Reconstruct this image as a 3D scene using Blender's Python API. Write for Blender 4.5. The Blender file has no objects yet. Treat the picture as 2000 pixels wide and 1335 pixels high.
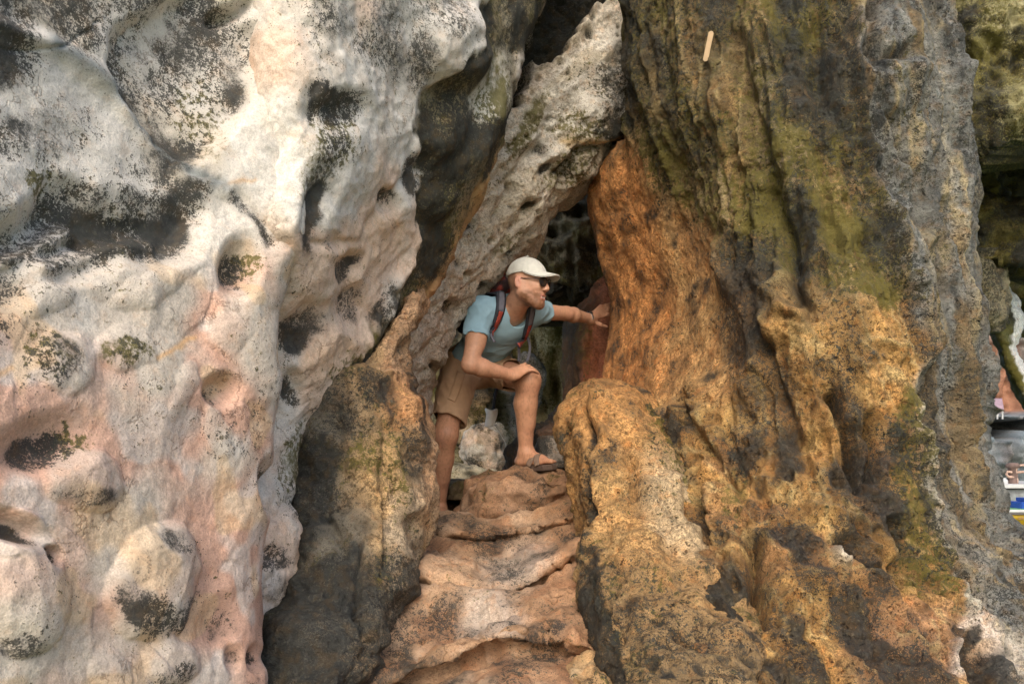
import bpy, bmesh, math
import numpy as np
from mathutils import Vector, Matrix
from mathutils.bvhtree import BVHTree

# ------------------------------------------------------------------ camera, sky, sun, exposure
scene = bpy.context.scene
COLL = scene.collection
F, CX, YH, CAMZ = 1555.0, 1000.0, 880.0, 1.0      # photo pixels: focal length, centre column, horizon row
cam_d = bpy.data.cameras.new("camera"); cam = bpy.data.objects.new("camera", cam_d); COLL.objects.link(cam)
cam.location = (0, 0, CAMZ); cam.rotation_euler = (math.radians(90), 0, 0)
cam_d.sensor_width = 36.0; cam_d.sensor_fit = 'HORIZONTAL'; cam_d.lens = 36.0 * F / 2000.0
cam_d.shift_y = (YH - 667.5) / 2000.0
cam_d.clip_start = 0.05; cam_d.clip_end = 6000
cam_d.dof.use_dof = True; cam_d.dof.focus_distance = 3.6; cam_d.dof.aperture_fstop = 10.0
scene.camera = cam

SUN_EL, SUN_AZ = 37.0, 187.0        # azimuth clockwise from +Y; the light comes from behind the camera
world = bpy.data.worlds.new("World"); scene.world = world; world.use_nodes = True
wn = world.node_tree.nodes; wl = world.node_tree.links
bg = wn["Background"]; sky = wn.new("ShaderNodeTexSky"); sky.sky_type = 'NISHITA'; sky.sun_disc = False
sky.sun_elevation = math.radians(SUN_EL); sky.sun_rotation = math.radians(SUN_AZ)
sky.air_density = 1.0; sky.dust_density = 3.0; sky.ozone_density = 1.0
wl.new(sky.outputs[0], bg.inputs[0]); bg.inputs[1].default_value = 0.15
sun_d = bpy.data.lights.new("sun", 'SUN'); sun = bpy.data.objects.new("sun", sun_d); COLL.objects.link(sun)
sun_d.energy = 1.0; sun_d.angle = math.radians(35); sun_d.color = (1.0, 0.93, 0.83)
_el, _az = math.radians(SUN_EL), math.radians(SUN_AZ)
sun_dir = Vector((math.sin(_az) * math.cos(_el), math.cos(_az) * math.cos(_el), math.sin(_el)))
sun.rotation_euler = sun_dir.to_track_quat('Z', 'Y').to_euler(); sun.location = (0, -5, 8)
scene.view_settings.view_transform = 'Standard'; scene.view_settings.look = 'None'
scene.view_settings.exposure = 1.1; scene.view_settings.gamma = 1.0
scene.render.engine = 'CYCLES'
scene.cycles.use_denoising = True
scene.cycles.max_bounces = 5; scene.cycles.diffuse_bounces = 3; scene.cycles.use_adaptive_sampling = True; scene.cycles.adaptive_threshold = 0.03

# ------------------------------------------------------------------ numeric helpers
f4 = np.float32
_rng = np.random.RandomState(11)
_T = (_rng.rand(64 * 64 * 64).astype(f4) * 2 - 1)
_J = _rng.rand(64 * 64 * 64, 3).astype(f4)

def vnoise(p):
    p = np.asarray(p, dtype=f4)
    fl = np.floor(p); f = p - fl; i = fl.astype(np.int32)
    u = f * f * f * (f * (f * 6 - 15) + 10)
    x0 = i[:, 0] & 63; x1 = (i[:, 0] + 1) & 63
    y0 = (i[:, 1] & 63) << 6; y1 = ((i[:, 1] + 1) & 63) << 6
    z0 = (i[:, 2] & 63) << 12; z1 = ((i[:, 2] + 1) & 63) << 12
    ux, uy, uz = u[:, 0], u[:, 1], u[:, 2]
    a = _T[x0 + y0 + z0]; a = a + (_T[x1 + y0 + z0] - a) * ux
    b = _T[x0 + y1 + z0]; b = b + (_T[x1 + y1 + z0] - b) * ux
    c = _T[x0 + y0 + z1]; c = c + (_T[x1 + y0 + z1] - c) * ux
    d = _T[x0 + y1 + z1]; d = d + (_T[x1 + y1 + z1] - d) * ux
    a = a + (b - a) * uy; c = c + (d - c) * uy
    return a + (c - a) * uz

def fbm(p, octaves=4, gain=0.5, seed=0.0):
    p = np.asarray(p, dtype=f4) + f4(seed * 7.31)
    out = np.zeros(len(p), f4); amp = 1.0; tot = 0
    for k in range(octaves):
        out += amp * vnoise(p); tot += amp; amp *= gain
        p = p[:, [1, 2, 0]] * f4(2.03) + f4(5.17)
    return out / tot * 1.6

def ridged(p, octaves=3, seed=0.0):
    p = np.asarray(p, dtype=f4) + f4(seed * 3.77)
    out = np.zeros(len(p), f4); amp = 1.0
    for k in range(octaves):
        out += amp * (1 - 2 * np.abs(vnoise(p))); amp *= 0.5
        p = p[:, [2, 0, 1]] * f4(2.1) + f4(1.7)
    return out / 1.75

def worley(p, seed=0):
    p = np.asarray(p, dtype=f4) + f4(seed * 1.37)
    fl = np.floor(p); f = p - fl; i = fl.astype(np.int32)
    best = np.full(len(p), 9.0, f4); bid = np.zeros(len(p), np.int32)
    for dx in (-1, 0, 1):
        for dy in (-1, 0, 1):
            for dz in (-1, 0, 1):
                idx = ((i[:, 0] + dx) & 63) + (((i[:, 1] + dy) & 63) << 6) + (((i[:, 2] + dz) & 63) << 12)
                j = _J[idx]
                d = (j[:, 0] + dx - f[:, 0]) ** 2 + (j[:, 1] + dy - f[:, 1]) ** 2 + (j[:, 2] + dz - f[:, 2]) ** 2
                m = d < best
                best = np.where(m, d, best); bid = np.where(m, idx, bid)
    return np.sqrt(best), (_T[bid] + 1) * 0.5

def sstep(a, b, x):
    t = np.clip((x - a) / (b - a), 0, 1); return t * t * (3 - 2 * t)

def lerp(a, b, t): return a + (b - a) * t

def W(x, y, Y):
    """a photo pixel at a known distance -> a point of the place"""
    return np.array([(x - CX) / F * Y, Y, CAMZ + (YH - y) / F * Y])

def proj(P):
    Y = np.maximum(P[:, 1], 0.2)
    return CX + F * P[:, 0] / Y, YH - F * (P[:, 2] - CAMZ) / Y

def pl(pts, t):
    a = np.array(pts, float); return np.interp(t, a[:, 0], a[:, 1])

def smooth_pl(pts, t, w=12):
    """polyline with softened corners"""
    return sum(pl(pts, t + o * w) * g for o, g in ((-1, .25), (0, .5), (1, .25)))

def tps(pts):
    a = np.array(pts, float); xy = a[:, :2] / 400.0; n = len(a)
    r = np.linalg.norm(xy[:, None] - xy[None], axis=2)
    K = np.where(r > 0, r * r * np.log(r + 1e-9), 0) + np.eye(n) * 0.02
    Pm = np.c_[np.ones(n), xy]
    A = np.block([[K, Pm], [Pm.T, np.zeros((3, 3))]])
    c = np.linalg.solve(A, np.r_[a[:, 2], 0, 0, 0])
    def fn(x, y):
        sh = np.shape(x); x = np.ravel(x) / 400.0; y = np.ravel(y) / 400.0
        out = c[n] + c[n + 1] * x + c[n + 2] * y
        for k in range(n):
            rr = np.sqrt((x - xy[k, 0]) ** 2 + (y - xy[k, 1]) ** 2) + 1e-9
            out = out + c[k] * rr * rr * np.log(rr)
        return out.reshape(sh)
    return fn

# masks over photo pixels (used once, to place stains and relief on the rock)
def ell(x, y, cx, cy, rx, ry, ang=0, soft=0.45):
    c, s = math.cos(math.radians(ang)), math.sin(math.radians(ang))
    dx, dy = x - cx, y - cy
    u = (dx * c + dy * s) / rx; v = (-dx * s + dy * c) / ry
    return 1 - sstep(1 - soft, 1 + soft, np.sqrt(u * u + v * v))

def segdist(x, y, pts, closed=False):
    p = np.array(pts, f4); n = len(p); best = np.full(np.shape(x), 1e9, f4)
    for k in range(n if closed else n - 1):
        a, b = p[k], p[(k + 1) % n]; d = b - a; L = float(d @ d) + 1e-9
        t = np.clip(((x - a[0]) * d[0] + (y - a[1]) * d[1]) / L, 0, 1)
        q = (x - a[0] - t * d[0]) ** 2 + (y - a[1] - t * d[1]) ** 2
        best = np.minimum(best, q)
    return np.sqrt(best)

def line(x, y, pts, w): return np.exp(-(segdist(x, y, pts) / w) ** 2)

def poly(x, y, pts, soft=20):
    p = np.array(pts, f4); n = len(p); ins = np.zeros(np.shape(x), bool)
    for k in range(n):
        a, b = p[k], p[(k + 1) % n]
        if a[1] == b[1]: continue
        c = ((a[1] > y) != (b[1] > y)) & (x < (b[0] - a[0]) * (y - a[1]) / (b[1] - a[1]) + a[0])
        ins ^= c
    d = segdist(x, y, pts, True)
    return sstep(-soft, soft, np.where(ins, d, -d))

# ------------------------------------------------------------------ mesh helpers
def build_mesh(name, V, Q, smooth=True):
    me = bpy.data.meshes.new(name); V = np.ascontiguousarray(V, dtype=f4); Q = np.ascontiguousarray(Q, dtype=np.int32)
    k = Q.shape[1]
    me.vertices.add(len(V)); me.vertices.foreach_set("co", V.ravel())
    me.loops.add(Q.size); me.loops.foreach_set("vertex_index", Q.ravel())
    me.polygons.add(len(Q)); me.polygons.foreach_set("loop_start", np.arange(0, Q.size, k, dtype=np.int32))
    me.polygons.foreach_set("loop_total", np.full(len(Q), k, np.int32))
    me.polygons.foreach_set("use_smooth", np.full(len(Q), smooth, bool))
    me.update(calc_edges=True); me.validate()
    return me

def link(name, me, mat=None, parent=None, label=None, cat=None, group=None, kind=None):
    o = bpy.data.objects.new(name, me); COLL.objects.link(o)
    if mat is not None: me.materials.append(mat)
    if parent is not None: o.parent = parent
    if label: o["label"] = label
    if cat: o["category"] = cat
    if group: o["group"] = group
    if kind: o["kind"] = kind
    return o

def empty(name, loc, label, cat, group=None):
    o = bpy.data.objects.new(name, None); COLL.objects.link(o); o.location = loc; o.empty_display_size = 0.1
    o["label"] = label; o["category"] = cat
    if group: o["group"] = group
    return o

def set_parent(o, p):
    """parent without moving (p is an unrotated, unscaled empty)"""
    o.parent = p; o.location = Vector(o.location) - Vector(p.location)

def attr(me, name, val):
    a = me.attributes.new(name, 'FLOAT', 'POINT'); a.data.foreach_set("value", np.ascontiguousarray(val, dtype=f4))

def attr_col(me, name, rgb):
    a = me.attributes.new(name, 'FLOAT_COLOR', 'POINT')
    c = np.ones((len(rgb), 4), f4); c[:, :3] = rgb; a.data.foreach_set("color", c.ravel())

def grid_quads(R, C, wrap=False):
    idx = np.arange(R * C, dtype=np.int32).reshape(R, C)
    if wrap: idx = np.c_[idx, idx[:, :1]]
    return np.stack([idx[:-1, :-1], idx[1:, :-1], idx[1:, 1:], idx[:-1, 1:]], -1).reshape(-1, 4)

def grid_normals(P, wrap):
    if wrap:
        E = np.concatenate([P[:, -1:], P, P[:, :1]], 1); du = (E[:, 2:] - E[:, :-2])
    else:
        du = np.gradient(P, axis=1)
    dv = np.gradient(P, axis=0)
    n = np.cross(dv, du); n /= np.linalg.norm(n, axis=2, keepdims=True) + 1e-12
    return n

class Rock:
    """closed rock body: a grid of rings, its points, normals and their photo pixels"""
    def __init__(s, P, nf=None):
        s.R, s.C = P.shape[:2]
        s.P = P.reshape(-1, 3).astype(f4); s.n = len(s.P)
        s.N = grid_normals(P, True).reshape(-1, 3).astype(f4)
        s.x, s.y = [a.astype(f4) for a in proj(s.P)]
        w = s.P * 5.0
        s.wx = s.x + 16 * fbm(w, 3, seed=1) + 5 * fbm(w * 5, 2, seed=2)
        s.wy = s.y + 16 * fbm(w, 3, seed=3) + 5 * fbm(w * 5, 2, seed=4)
        s.disp = np.zeros(s.n, f4)
        s.col = np.zeros((s.n, 3), f4); s.dark = np.zeros(s.n, f4); s.moss = np.zeros(s.n, f4)
    def base(s, rgb): s.col[:] = np.array(rgb, f4)
    def paint(s, m, rgb):
        m = np.clip(m, 0, 1)[:, None]; s.col = s.col * (1 - m) + np.array(rgb, f4) * m
    def ndark(s, m): s.dark = np.maximum(s.dark, m)
    def nmoss(s, m): s.moss = np.maximum(s.moss, m)
    def finish(s, name, mat, label=None, cat=None, kind=None, group=None):
        P = s.P + s.N * s.disp[:, None]
        Q = grid_quads(s.R, s.C, True)
        top = P[:s.C].mean(0); bot = P[-s.C:].mean(0)
        V = np.vstack([P, top, bot]); n = s.n
        a = np.arange(s.C); b = (a + 1) % s.C
        me_Q = Q
        # caps as quads with a doubled centre are avoided: triangles through a second mesh build
        me = bpy.data.meshes.new(name)
        T1 = np.stack([np.full(s.C, n), a, b], 1); o = (s.R - 1) * s.C
        T2 = np.stack([np.full(s.C, n + 1), o + b, o + a], 1)
        T = np.vstack([T1, T2]).astype(np.int32)
        me.vertices.add(len(V)); me.vertices.foreach_set("co", V.astype(f4).ravel())
        loops = np.concatenate([me_Q.ravel(), T.ravel()]).astype(np.int32)
        me.loops.add(len(loops)); me.loops.foreach_set("vertex_index", loops)
        starts = np.concatenate([np.arange(len(me_Q)) * 4, len(me_Q) * 4 + np.arange(len(T)) * 3]).astype(np.int32)
        tot = np.concatenate([np.full(len(me_Q), 4), np.full(len(T), 3)]).astype(np.int32)
        me.polygons.add(len(tot)); me.polygons.foreach_set("loop_start", starts); me.polygons.foreach_set("loop_total", tot)
        me.polygons.foreach_set("use_smooth", np.ones(len(tot), bool))
        me.update(calc_edges=True); me.validate()
        ext = lambda v: np.concatenate([v, v[:1], v[-1:]])
        attr_col(me, "Col", ext(np.clip(s.col, 0.004, 0.9))); attr(me, "dark", ext(s.dark)); attr(me, "moss", ext(s.moss))
        return link(name, me, mat, None, label, cat, group, kind)

def sheet(y0, y1, dy, xl, xr, depth, dx=3.2, rl=0.25, rr=0.25, T=0.8, inset=0.25, nb=7):
    """a thick rock sheet: the front follows depth(x, y); both side edges roll back into the rock behind"""
    ys = np.arange(y0, y1 + dy, dy); L = xl(ys); Rr = xr(ys)
    n = int(max(24, (Rr - L).max() / dx))
    s = np.linspace(0, 1, n); e = 0.5 - 0.5 * np.cos(np.pi * s); s = 0.8 * s + 0.2 * e
    X = L[:, None] + (Rr - L)[:, None] * s[None]; Yp = np.repeat(ys[:, None], n, 1)
    D = depth(X, Yp)
    for edge, r in ((L, rl), (Rr, rr)):
        r = (r(ys) if callable(r) else np.full(len(ys), r))[:, None]
        m = np.abs(X - edge[:, None]) * D / F; t = np.clip(1 - m / r, 0, 1)
        D = D + r * (1 - np.sqrt(np.maximum(1 - t * t, 0)))
    P = np.stack([(X - CX) / F * D, D, CAMZ + (YH - Yp) / F * D], -1)
    t = np.linspace(0, 1, nb + 1)[1:]
    Er, El = P[:, -1], P[:, 0]
    inset = np.minimum(inset, 0.3 * np.abs(Er[:, 0] - El[:, 0]))[:, None]
    bR = np.stack([Er[:, None, 0] * (1 + T * t[None] / Er[:, None, 1]) - inset * t[None] ** 2, Er[:, None, 1] + T * t[None], np.repeat(Er[:, None, 2], nb, 1)], -1)
    bL = np.stack([El[:, None, 0] * (1 + T * t[None] / El[:, None, 1]) + inset * t[None] ** 2, El[:, None, 1] + T * t[None], np.repeat(El[:, None, 2], nb, 1)], -1)
    k = np.linspace(0, 1, 8)[1:-1]
    mid = bR[:, -1][:, None] * (1 - k)[None, :, None] + bL[:, -1][:, None] * k[None, :, None]
    return Rock(np.concatenate([P, bR, mid, bL[:, ::-1]], 1))

def blob(rows, Y, thick, dy=4, dx=4.0, front=None, pw=0.8, Yrows=None):
    """a closed rock from left/right outline per row, an edge distance Y and a half thickness"""
    a = np.array(rows, float); ys = np.arange(a[0, 0], a[-1, 0] + 0.01, dy)
    xl, xr = smooth_pl(a[:, [0, 1]], ys, dy), smooth_pl(a[:, [0, 2]], ys, dy)
    Yc = np.full(len(ys), float(Y)) if Yrows is None else pl(Yrows, ys)
    wmax = (xr - xl).max(); n = int(max(20, wmax / dx * 1.3))
    th = np.linspace(0, 2 * np.pi, 2 * n, endpoint=False)
    c, s = -np.cos(th), np.sin(th)
    cc = np.sign(c) * np.abs(c) ** pw; ss = np.sign(s) * np.abs(s) ** pw
    Xc = ((xl + xr) / 2 - CX) / F * Yc; hw = (xr - xl) / 2 / F * Yc
    k = np.minimum(1, hw / (hw.max() * 0.6 + 1e-6)) ** 0.7
    dpt = (thick * k)[:, None] * ss[None]
    P = np.stack([Xc[:, None] + hw[:, None] * cc[None] - dpt * (Xc / Yc)[:, None], Yc[:, None] - dpt,
                  (CAMZ + (YH - ys) / F * Yc)[:, None] - dpt * ((YH - ys) / F)[:, None] * 0.6], -1)
    return Rock(P)

# ------------------------------------------------------------------ materials
def nd(nt, t, **kw):
    n = nt.nodes.new(t)
    for k, v in kw.items():
        if k in n.bl_rna.properties: setattr(n, k, v)
        else: n.inputs[k].default_value = v
    return n

def rock_material(name, grain=1.0, speck=1.0, pits=0.0, bump=1.0, rough=0.86, crack=1.0, holes=0.0, dark_rgb=(0.008, 0.009, 0.008), dark2=(0.030, 0.032, 0.029),
                  moss_rgb=(0.045, 0.040, 0.006), moss2=(0.145, 0.120, 0.020), hue=0.35):
    m = bpy.data.materials.new(name); m.use_nodes = True; nt = m.node_tree; L = nt.links.new
    b = nt.nodes["Principled BSDF"]; b.inputs["Roughness"].default_value = rough; b.inputs["Specular IOR Level"].default_value = 0.3
    tc = nd(nt, "ShaderNodeTexCoord"); co = tc.outputs["Object"]
    def noise(scale, detail=6, rg=0.6, dist=0.0):
        n = nd(nt, "ShaderNodeTexNoise"); n.inputs["Scale"].default_value = scale; n.inputs["Detail"].default_value = detail
        n.inputs["Roughness"].default_value = rg; n.inputs["Distortion"].default_value = dist; L(co, n.inputs["Vector"]); return n
    def math_(op, a, b_=None, clamp=False):
        n = nd(nt, "ShaderNodeMath"); n.operation = op; n.use_clamp = clamp
        for i, v in enumerate((a, b_)):
            if v is None: continue
            if isinstance(v, (int, float)): n.inputs[i].default_value = v
            else: L(v, n.inputs[i])
        return n.outputs[0]
    def ramp(v, lo, hi, a=0.0, c=1.0):
        n = nd(nt, "ShaderNodeMapRange"); n.interpolation_type = 'SMOOTHSTEP'; L(v, n.inputs[0])
        for i, x in enumerate((lo, hi, a, c)): n.inputs[i + 1].default_value = x
        return n.outputs[0]
    def mix(f, a, c, mode='MIX'):
        n = nd(nt, "ShaderNodeMix"); n.data_type = 'RGBA'; n.blend_type = mode
        for i, v in ((0, f), (6, a), (7, c)):
            if isinstance(v, (int, float)): n.inputs[i].default_value = v
            elif isinstance(v, tuple): n.inputs[i].default_value = (*v, 1)
            else: L(v, n.inputs[i])
        return n.outputs[2]
    col = nd(nt, "ShaderNodeAttribute"); col.attribute_name = "Col"
    da = nd(nt, "ShaderNodeAttribute"); da.attribute_name = "dark"
    mo = nd(nt, "ShaderNodeAttribute"); mo.attribute_name = "moss"
    n1 = noise(70, 5, 0.72); n2 = noise(16, 4, 0.62); n3 = noise(260, 2, 0.7); n4 = noise(38, 5, 0.75)
    v1 = ramp(n1.outputs[0], 0.36, 0.64, 1 - 0.40 * grain, 1 + 0.32 * grain)
    v2 = ramp(n2.outputs[0], 0.3, 0.7, 1 - 0.22 * grain, 1 + 0.18 * grain)
    v3 = ramp(n3.outputs[0], 0.38, 0.62, 1 - 0.34 * grain, 1 + 0.32 * grain)
    v = math_('MULTIPLY', math_('MULTIPLY', v1, v2), v3)
    vv = nd(nt, "ShaderNodeCombineColor"); [L(v, vv.inputs[i]) for i in range(3)]
    base = mix(1.0, col.outputs["Color"], vv.outputs[0], 'MULTIPLY')
    # slow drift of tint: rusty and greyish flecks
    hn = noise(24, 3, 0.65)
    base = mix(math_('MULTIPLY', ramp(hn.outputs["Fac"], 0.52, 0.68), hue), base, mix(1.0, base, (1.18, 0.86, 0.62), 'MULTIPLY'))
    hn2 = noise(31, 3, 0.65)
    base = mix(math_('MULTIPLY', ramp(hn2.outputs["Fac"], 0.54, 0.70), hue), base, mix(1.0, base, (0.72, 0.82, 0.86), 'MULTIPLY'))
    # moss and dark mask (black lichen, some painted shade) break up against fine noise
    sv = ramp(noise(6, 3, 0.5).outputs[0], 0.38, 0.62, 0.45, 1.7)
    sp = math_('ADD', math_('MULTIPLY', math_('SUBTRACT', n1.outputs[0], 0.5), 1.5 * speck), math_('MULTIPLY', math_('SUBTRACT', n4.outputs[0], 0.5), 1.5 * speck))
    mv = ramp(math_('ADD', mo.outputs["Fac"], math_('MULTIPLY', sp, sv)), 0.28, 0.60)
    base = mix(math_('MULTIPLY', mv, 0.9), base, mix(n3.outputs[0], moss_rgb, moss2))
    sp2 = math_('ADD', math_('MULTIPLY', math_('SUBTRACT', n1.outputs[0], 0.5), 1.6 * speck), math_('MULTIPLY', math_('SUBTRACT', n3.outputs[0], 0.5), 1.3 * speck))
    dv = ramp(math_('ADD', da.outputs["Fac"], math_('MULTIPLY', sp2, sv)), 0.22, 0.58)
    dcol = mix(ramp(n4.outputs[0], 0.35, 0.7), dark_rgb, dark2); dcol = mix(ramp(hn.outputs[0], 0.45, 0.65), dcol, (0.032, 0.023, 0.012)); dcol = mix(math_('MULTIPLY', ramp(n1.outputs[0], 0.56, 0.66), 0.6), dcol, (0.09, 0.082, 0.065))
    base = mix(math_('MULTIPLY', dv, 0.94), base, dcol)
    L(base, b.inputs["Base Color"])
    h = math_('ADD', math_('MULTIPLY', n1.outputs[0], 0.8), math_('ADD', math_('MULTIPLY', n3.outputs[0], 0.3), math_('MULTIPLY', n2.outputs[0], 0.9)))
    wv_ = nd(nt, 'ShaderNodeVectorMath'); wv_.operation = 'MULTIPLY_ADD'; L(n2.outputs['Color'], wv_.inputs[0]); wv_.inputs[1].default_value = (.12, .12, .12); L(co, wv_.inputs[2])
    ck = nd(nt, 'ShaderNodeTexVoronoi'); ck.feature = 'DISTANCE_TO_EDGE'; ck.inputs['Scale'].default_value = 9; L(wv_.outputs[0], ck.inputs['Vector'])
    ckm = math_('MULTIPLY', ramp(ck.outputs['Distance'], 0.0, 0.025, 1.0, 0.0), ramp(noise(5, 3, 0.5).outputs[0], 0.50, 0.62))
    h = math_('SUBTRACT', h, math_('MULTIPLY', ckm, 0.5 * crack)); base = mix(math_('MULTIPLY', ckm, 0.55 * crack), base, mix(1.0, base, (0.35, 0.30, 0.25), 'MULTIPLY')); L(base, b.inputs['Base Color'])
    if holes > 0:
        hv = nd(nt, 'ShaderNodeTexVoronoi'); hv.inputs['Scale'].default_value = 48; L(wv_.outputs[0], hv.inputs['Vector'])
        hs = nd(nt, 'ShaderNodeSeparateColor'); L(hv.outputs['Color'], hs.inputs[0])
        hm = math_('MULTIPLY', ramp(hv.outputs['Distance'], 0.12, 0.36, 1.0, 0.0), math_('MULTIPLY', ramp(hs.outputs[0], 0.45, 0.6), ramp(n2.outputs[0], 0.42, 0.56)))
        h = math_('SUBTRACT', h, math_('MULTIPLY', hm, 1.1 * holes)); base = mix(math_('MULTIPLY', hm, 0.6 * holes), base, mix(1.0, base, (0.40, 0.36, 0.30), 'MULTIPLY')); L(base, b.inputs['Base Color'])
    if pits > 0:
        vo = nd(nt, "ShaderNodeTexVoronoi"); vo.feature = 'SMOOTH_F1'; vo.inputs["Scale"].default_value = 55; vo.inputs["Smoothness"].default_value = 0.4
        L(co, vo.inputs["Vector"])
        h = math_('ADD', h, math_('MULTIPLY', ramp(vo.outputs["Distance"], 0.1, 0.5), pits))
    bp = nd(nt, "ShaderNodeBump"); bp.inputs["Strength"].default_value = 0.75 * bump; bp.inputs["Distance"].default_value = 0.012
    L(h, bp.inputs["Height"]); L(bp.outputs[0], b.inputs["Normal"])
    return m

def simple_material(name, rgb, rough=0.7, noise_scale=40, var=0.15, bump=0.0, bump_scale=200, metal=0.0, spec=0.4, col_attr=None, dist=0.003):
    m = bpy.data.materials.new(name); m.use_nodes = True; nt = m.node_tree; L = nt.links.new
    b = nt.nodes["Principled BSDF"]; b.inputs["Roughness"].default_value = rough; b.inputs["Metallic"].default_value = metal
    b.inputs["Specular IOR Level"].default_value = spec
    tc = nd(nt, "ShaderNodeTexCoord")
    n = nd(nt, "ShaderNodeTexNoise"); n.inputs["Scale"].default_value = noise_scale; n.inputs["Detail"].default_value = 5
    L(tc.outputs["Object"], n.inputs["Vector"])
    mr = nd(nt, "ShaderNodeMapRange"); L(n.outputs[0], mr.inputs[0])
    for i, x in enumerate((0.3, 0.7, 1 - var, 1 + var)): mr.inputs[i + 1].default_value = x
    mx = nd(nt, "ShaderNodeMix"); mx.data_type = 'RGBA'; mx.blend_type = 'MULTIPLY'; mx.inputs[0].default_value = 1
    if col_attr:
        a = nd(nt, "ShaderNodeAttribute"); a.attribute_name = col_attr; L(a.outputs["Color"], mx.inputs[6])
    else: mx.inputs[6].default_value = (*rgb, 1)
    L(mr.outputs[0], mx.inputs[7]); L(mx.outputs[2], b.inputs["Base Color"])
    if bump > 0:
        n2 = nd(nt, "ShaderNodeTexNoise"); n2.inputs["Scale"].default_value = bump_scale; n2.inputs["Detail"].default_value = 4
        L(tc.outputs["Object"], n2.inputs["Vector"])
        bp = nd(nt, "ShaderNodeBump"); bp.inputs["Strength"].default_value = bump; bp.inputs["Distance"].default_value = dist
        L(n2.outputs[0], bp.inputs["Height"]); L(bp.outputs[0], b.inputs["Normal"])
    return m
# ================================================================== ROCK OF THE CAVE
M_pale = rock_material("pale_limestone", grain=0.38, speck=1.0, bump=0.6, hue=0.2, crack=1.2)
M_pit = rock_material("pitted_limestone", grain=0.75, speck=1.0, pits=0.3, bump=1.0, holes=0.8)
M_dark = rock_material("dark_limestone", grain=1.1, speck=1.1, bump=1.5, holes=0.4)
M_flow = rock_material("ochre_flowstone", grain=1.15, speck=1.25, pits=0.2, bump=1.6, hue=0.5, crack=0.5, holes=1.0)
M_floor = rock_material("trodden_rock", grain=0.7, speck=1.0, bump=1.0, hue=0.4)
M_far = rock_material("far_cliff_rock", grain=0.8, speck=1.0, bump=0.3)

CREAM, WHITE, PINK = (0.50, 0.43, 0.35), (0.57, 0.53, 0.47), (0.52, 0.315, 0.225)
OCHRE, ORANGE, TAN = (0.38, 0.20, 0.065), (0.50, 0.220, 0.070), (0.54, 0.315, 0.125)
GREY, OLIVE, BROWN = (0.19, 0.19, 0.168), (0.17, 0.135, 0.05), (0.12, 0.075, 0.030)

# ---------------------------------------------------------------- near wall on the left (pale pink, bulbous)
A_AMP = 0.30
dA = tps([(-700, -300, 1.15), (-700, 600, 1.05), (-700, 1600, 1.05), (0, -300, 1.6), (0, 0, 1.55), (0, 440, 1.50), (0, 800, 1.42), (0, 1335, 1.38), (0, 1650, 1.35),
          (300, -300, 1.9), (300, 150, 1.95), (300, 440, 1.86), (300, 800, 1.76), (300, 1200, 1.72), (300, 1650, 1.7),
          (540, 300, 2.12), (540, 700, 2.10), (540, 1000, 2.10), (540, 1335, 2.05), (650, 0, 2.25), (700, -300, 2.3)])
A = sheet(-330, 1640, 3.3, lambda y: np.full(len(y), -650.0),
          lambda y: smooth_pl([(-330, 720), (0, 664), (100, 642), (200, 616), (260, 622), (380, 603), (490, 588), (540, 562), (610, 541), (700, 541),
                        (745, 551), (800, 540), (900, 536), (1000, 524), (1060, 512), (1150, 508), (1250, 512), (1335, 522), (1640, 535)], y), dA,
          dx=3.4, rl=0.1, rr=lambda y: 0.015 + 0.07 * sstep(440, 580, y), T=0.5, inset=0.35)
x, y, wx, wy, P = A.x, A.y, A.wx, A.wy, A.P
Ps = P * np.array([1, 0.6, 0.75], f4)          # bumps drawn out downward
low = sstep(430, 640, y + 0.15 * x)            # the scalloped lower part
bil = np.abs(fbm(Ps * 6.5, 2, seed=5))
f1, id1 = worley(Ps * np.array([7.5, 7.5, 6.0], f4) + 0.25 * np.stack([fbm(Ps * 5, 2, seed=6), fbm(Ps * 5, 2, seed=7), fbm(Ps * 5, 2, seed=8)], 1), 3)
scal = np.clip(0.62 - f1, -0.3, 0.6)
streak = ridged(P * np.array([11, 11, 3.2], f4), 2, seed=4)
A.disp += A_AMP * low * (0.065 * scal * (0.4 + id1) - 0.022 * bil + 0.010 * streak) + (1 - low) * 0.022 * fbm(P * 4, 4, seed=9)
f1b, _i = worley(Ps * np.array([10, 10, 7], f4), 17); A.disp += low * 0.010 * f1b * f1b
A.disp += 0.0035 * fbm(P * 11, 3, seed=10) + 0.0010 * fbm(P * 45, 2, seed=10.5)
def bump(R, cx, cy, rx, ry, h, ang=0, soft=0.7):
    m = ell(R.x, R.y, cx, cy, rx, ry, ang, soft); R.disp += h * m; return m
def dome(R, cx, cy, rx, ry, h, ang=0):
    c, s = math.cos(math.radians(ang)), math.sin(math.radians(ang)); dx, dy = R.wx - cx, R.wy - cy
    q = ((dx * c + dy * s) / rx) ** 2 + ((-dx * s + dy * c) / ry) ** 2
    q = q + 0.30 * fbm(R.P * 9, 3, seed=cx * .01) ; g = np.clip(1 - q, 0, 1); h = 0.40 * h; R.disp += h * (0.45 * np.sqrt(g) + 0.55 * g); R.knob = np.maximum(getattr(R, 'knob', np.zeros(R.n, f4)), g); return q
dome(A, 305, 1120, 92, 118, 0.105, 15); dome(A, 40, 1150, 84, 140, 0.10); dome(A, 332, 1285, 50, 58, 0.055, 30); dome(A, 165, 925, 75, 68, 0.055)
dome(A, 125, 705, 66, 66, 0.045); dome(A, 245, 685, 62, 42, 0.03); dome(A, 215, 1300, 40, 60, 0.03); dome(A, 450, 640, 40, 50, 0.025)
dome(A, 70, 590, 70, 40, 0.03, -20); dome(A, 300, 560, 110, 38, 0.035, -25); dome(A, 420, 830, 30, 60, 0.02); dome(A, 360, 760, 26, 60, 0.02, 20)
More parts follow.
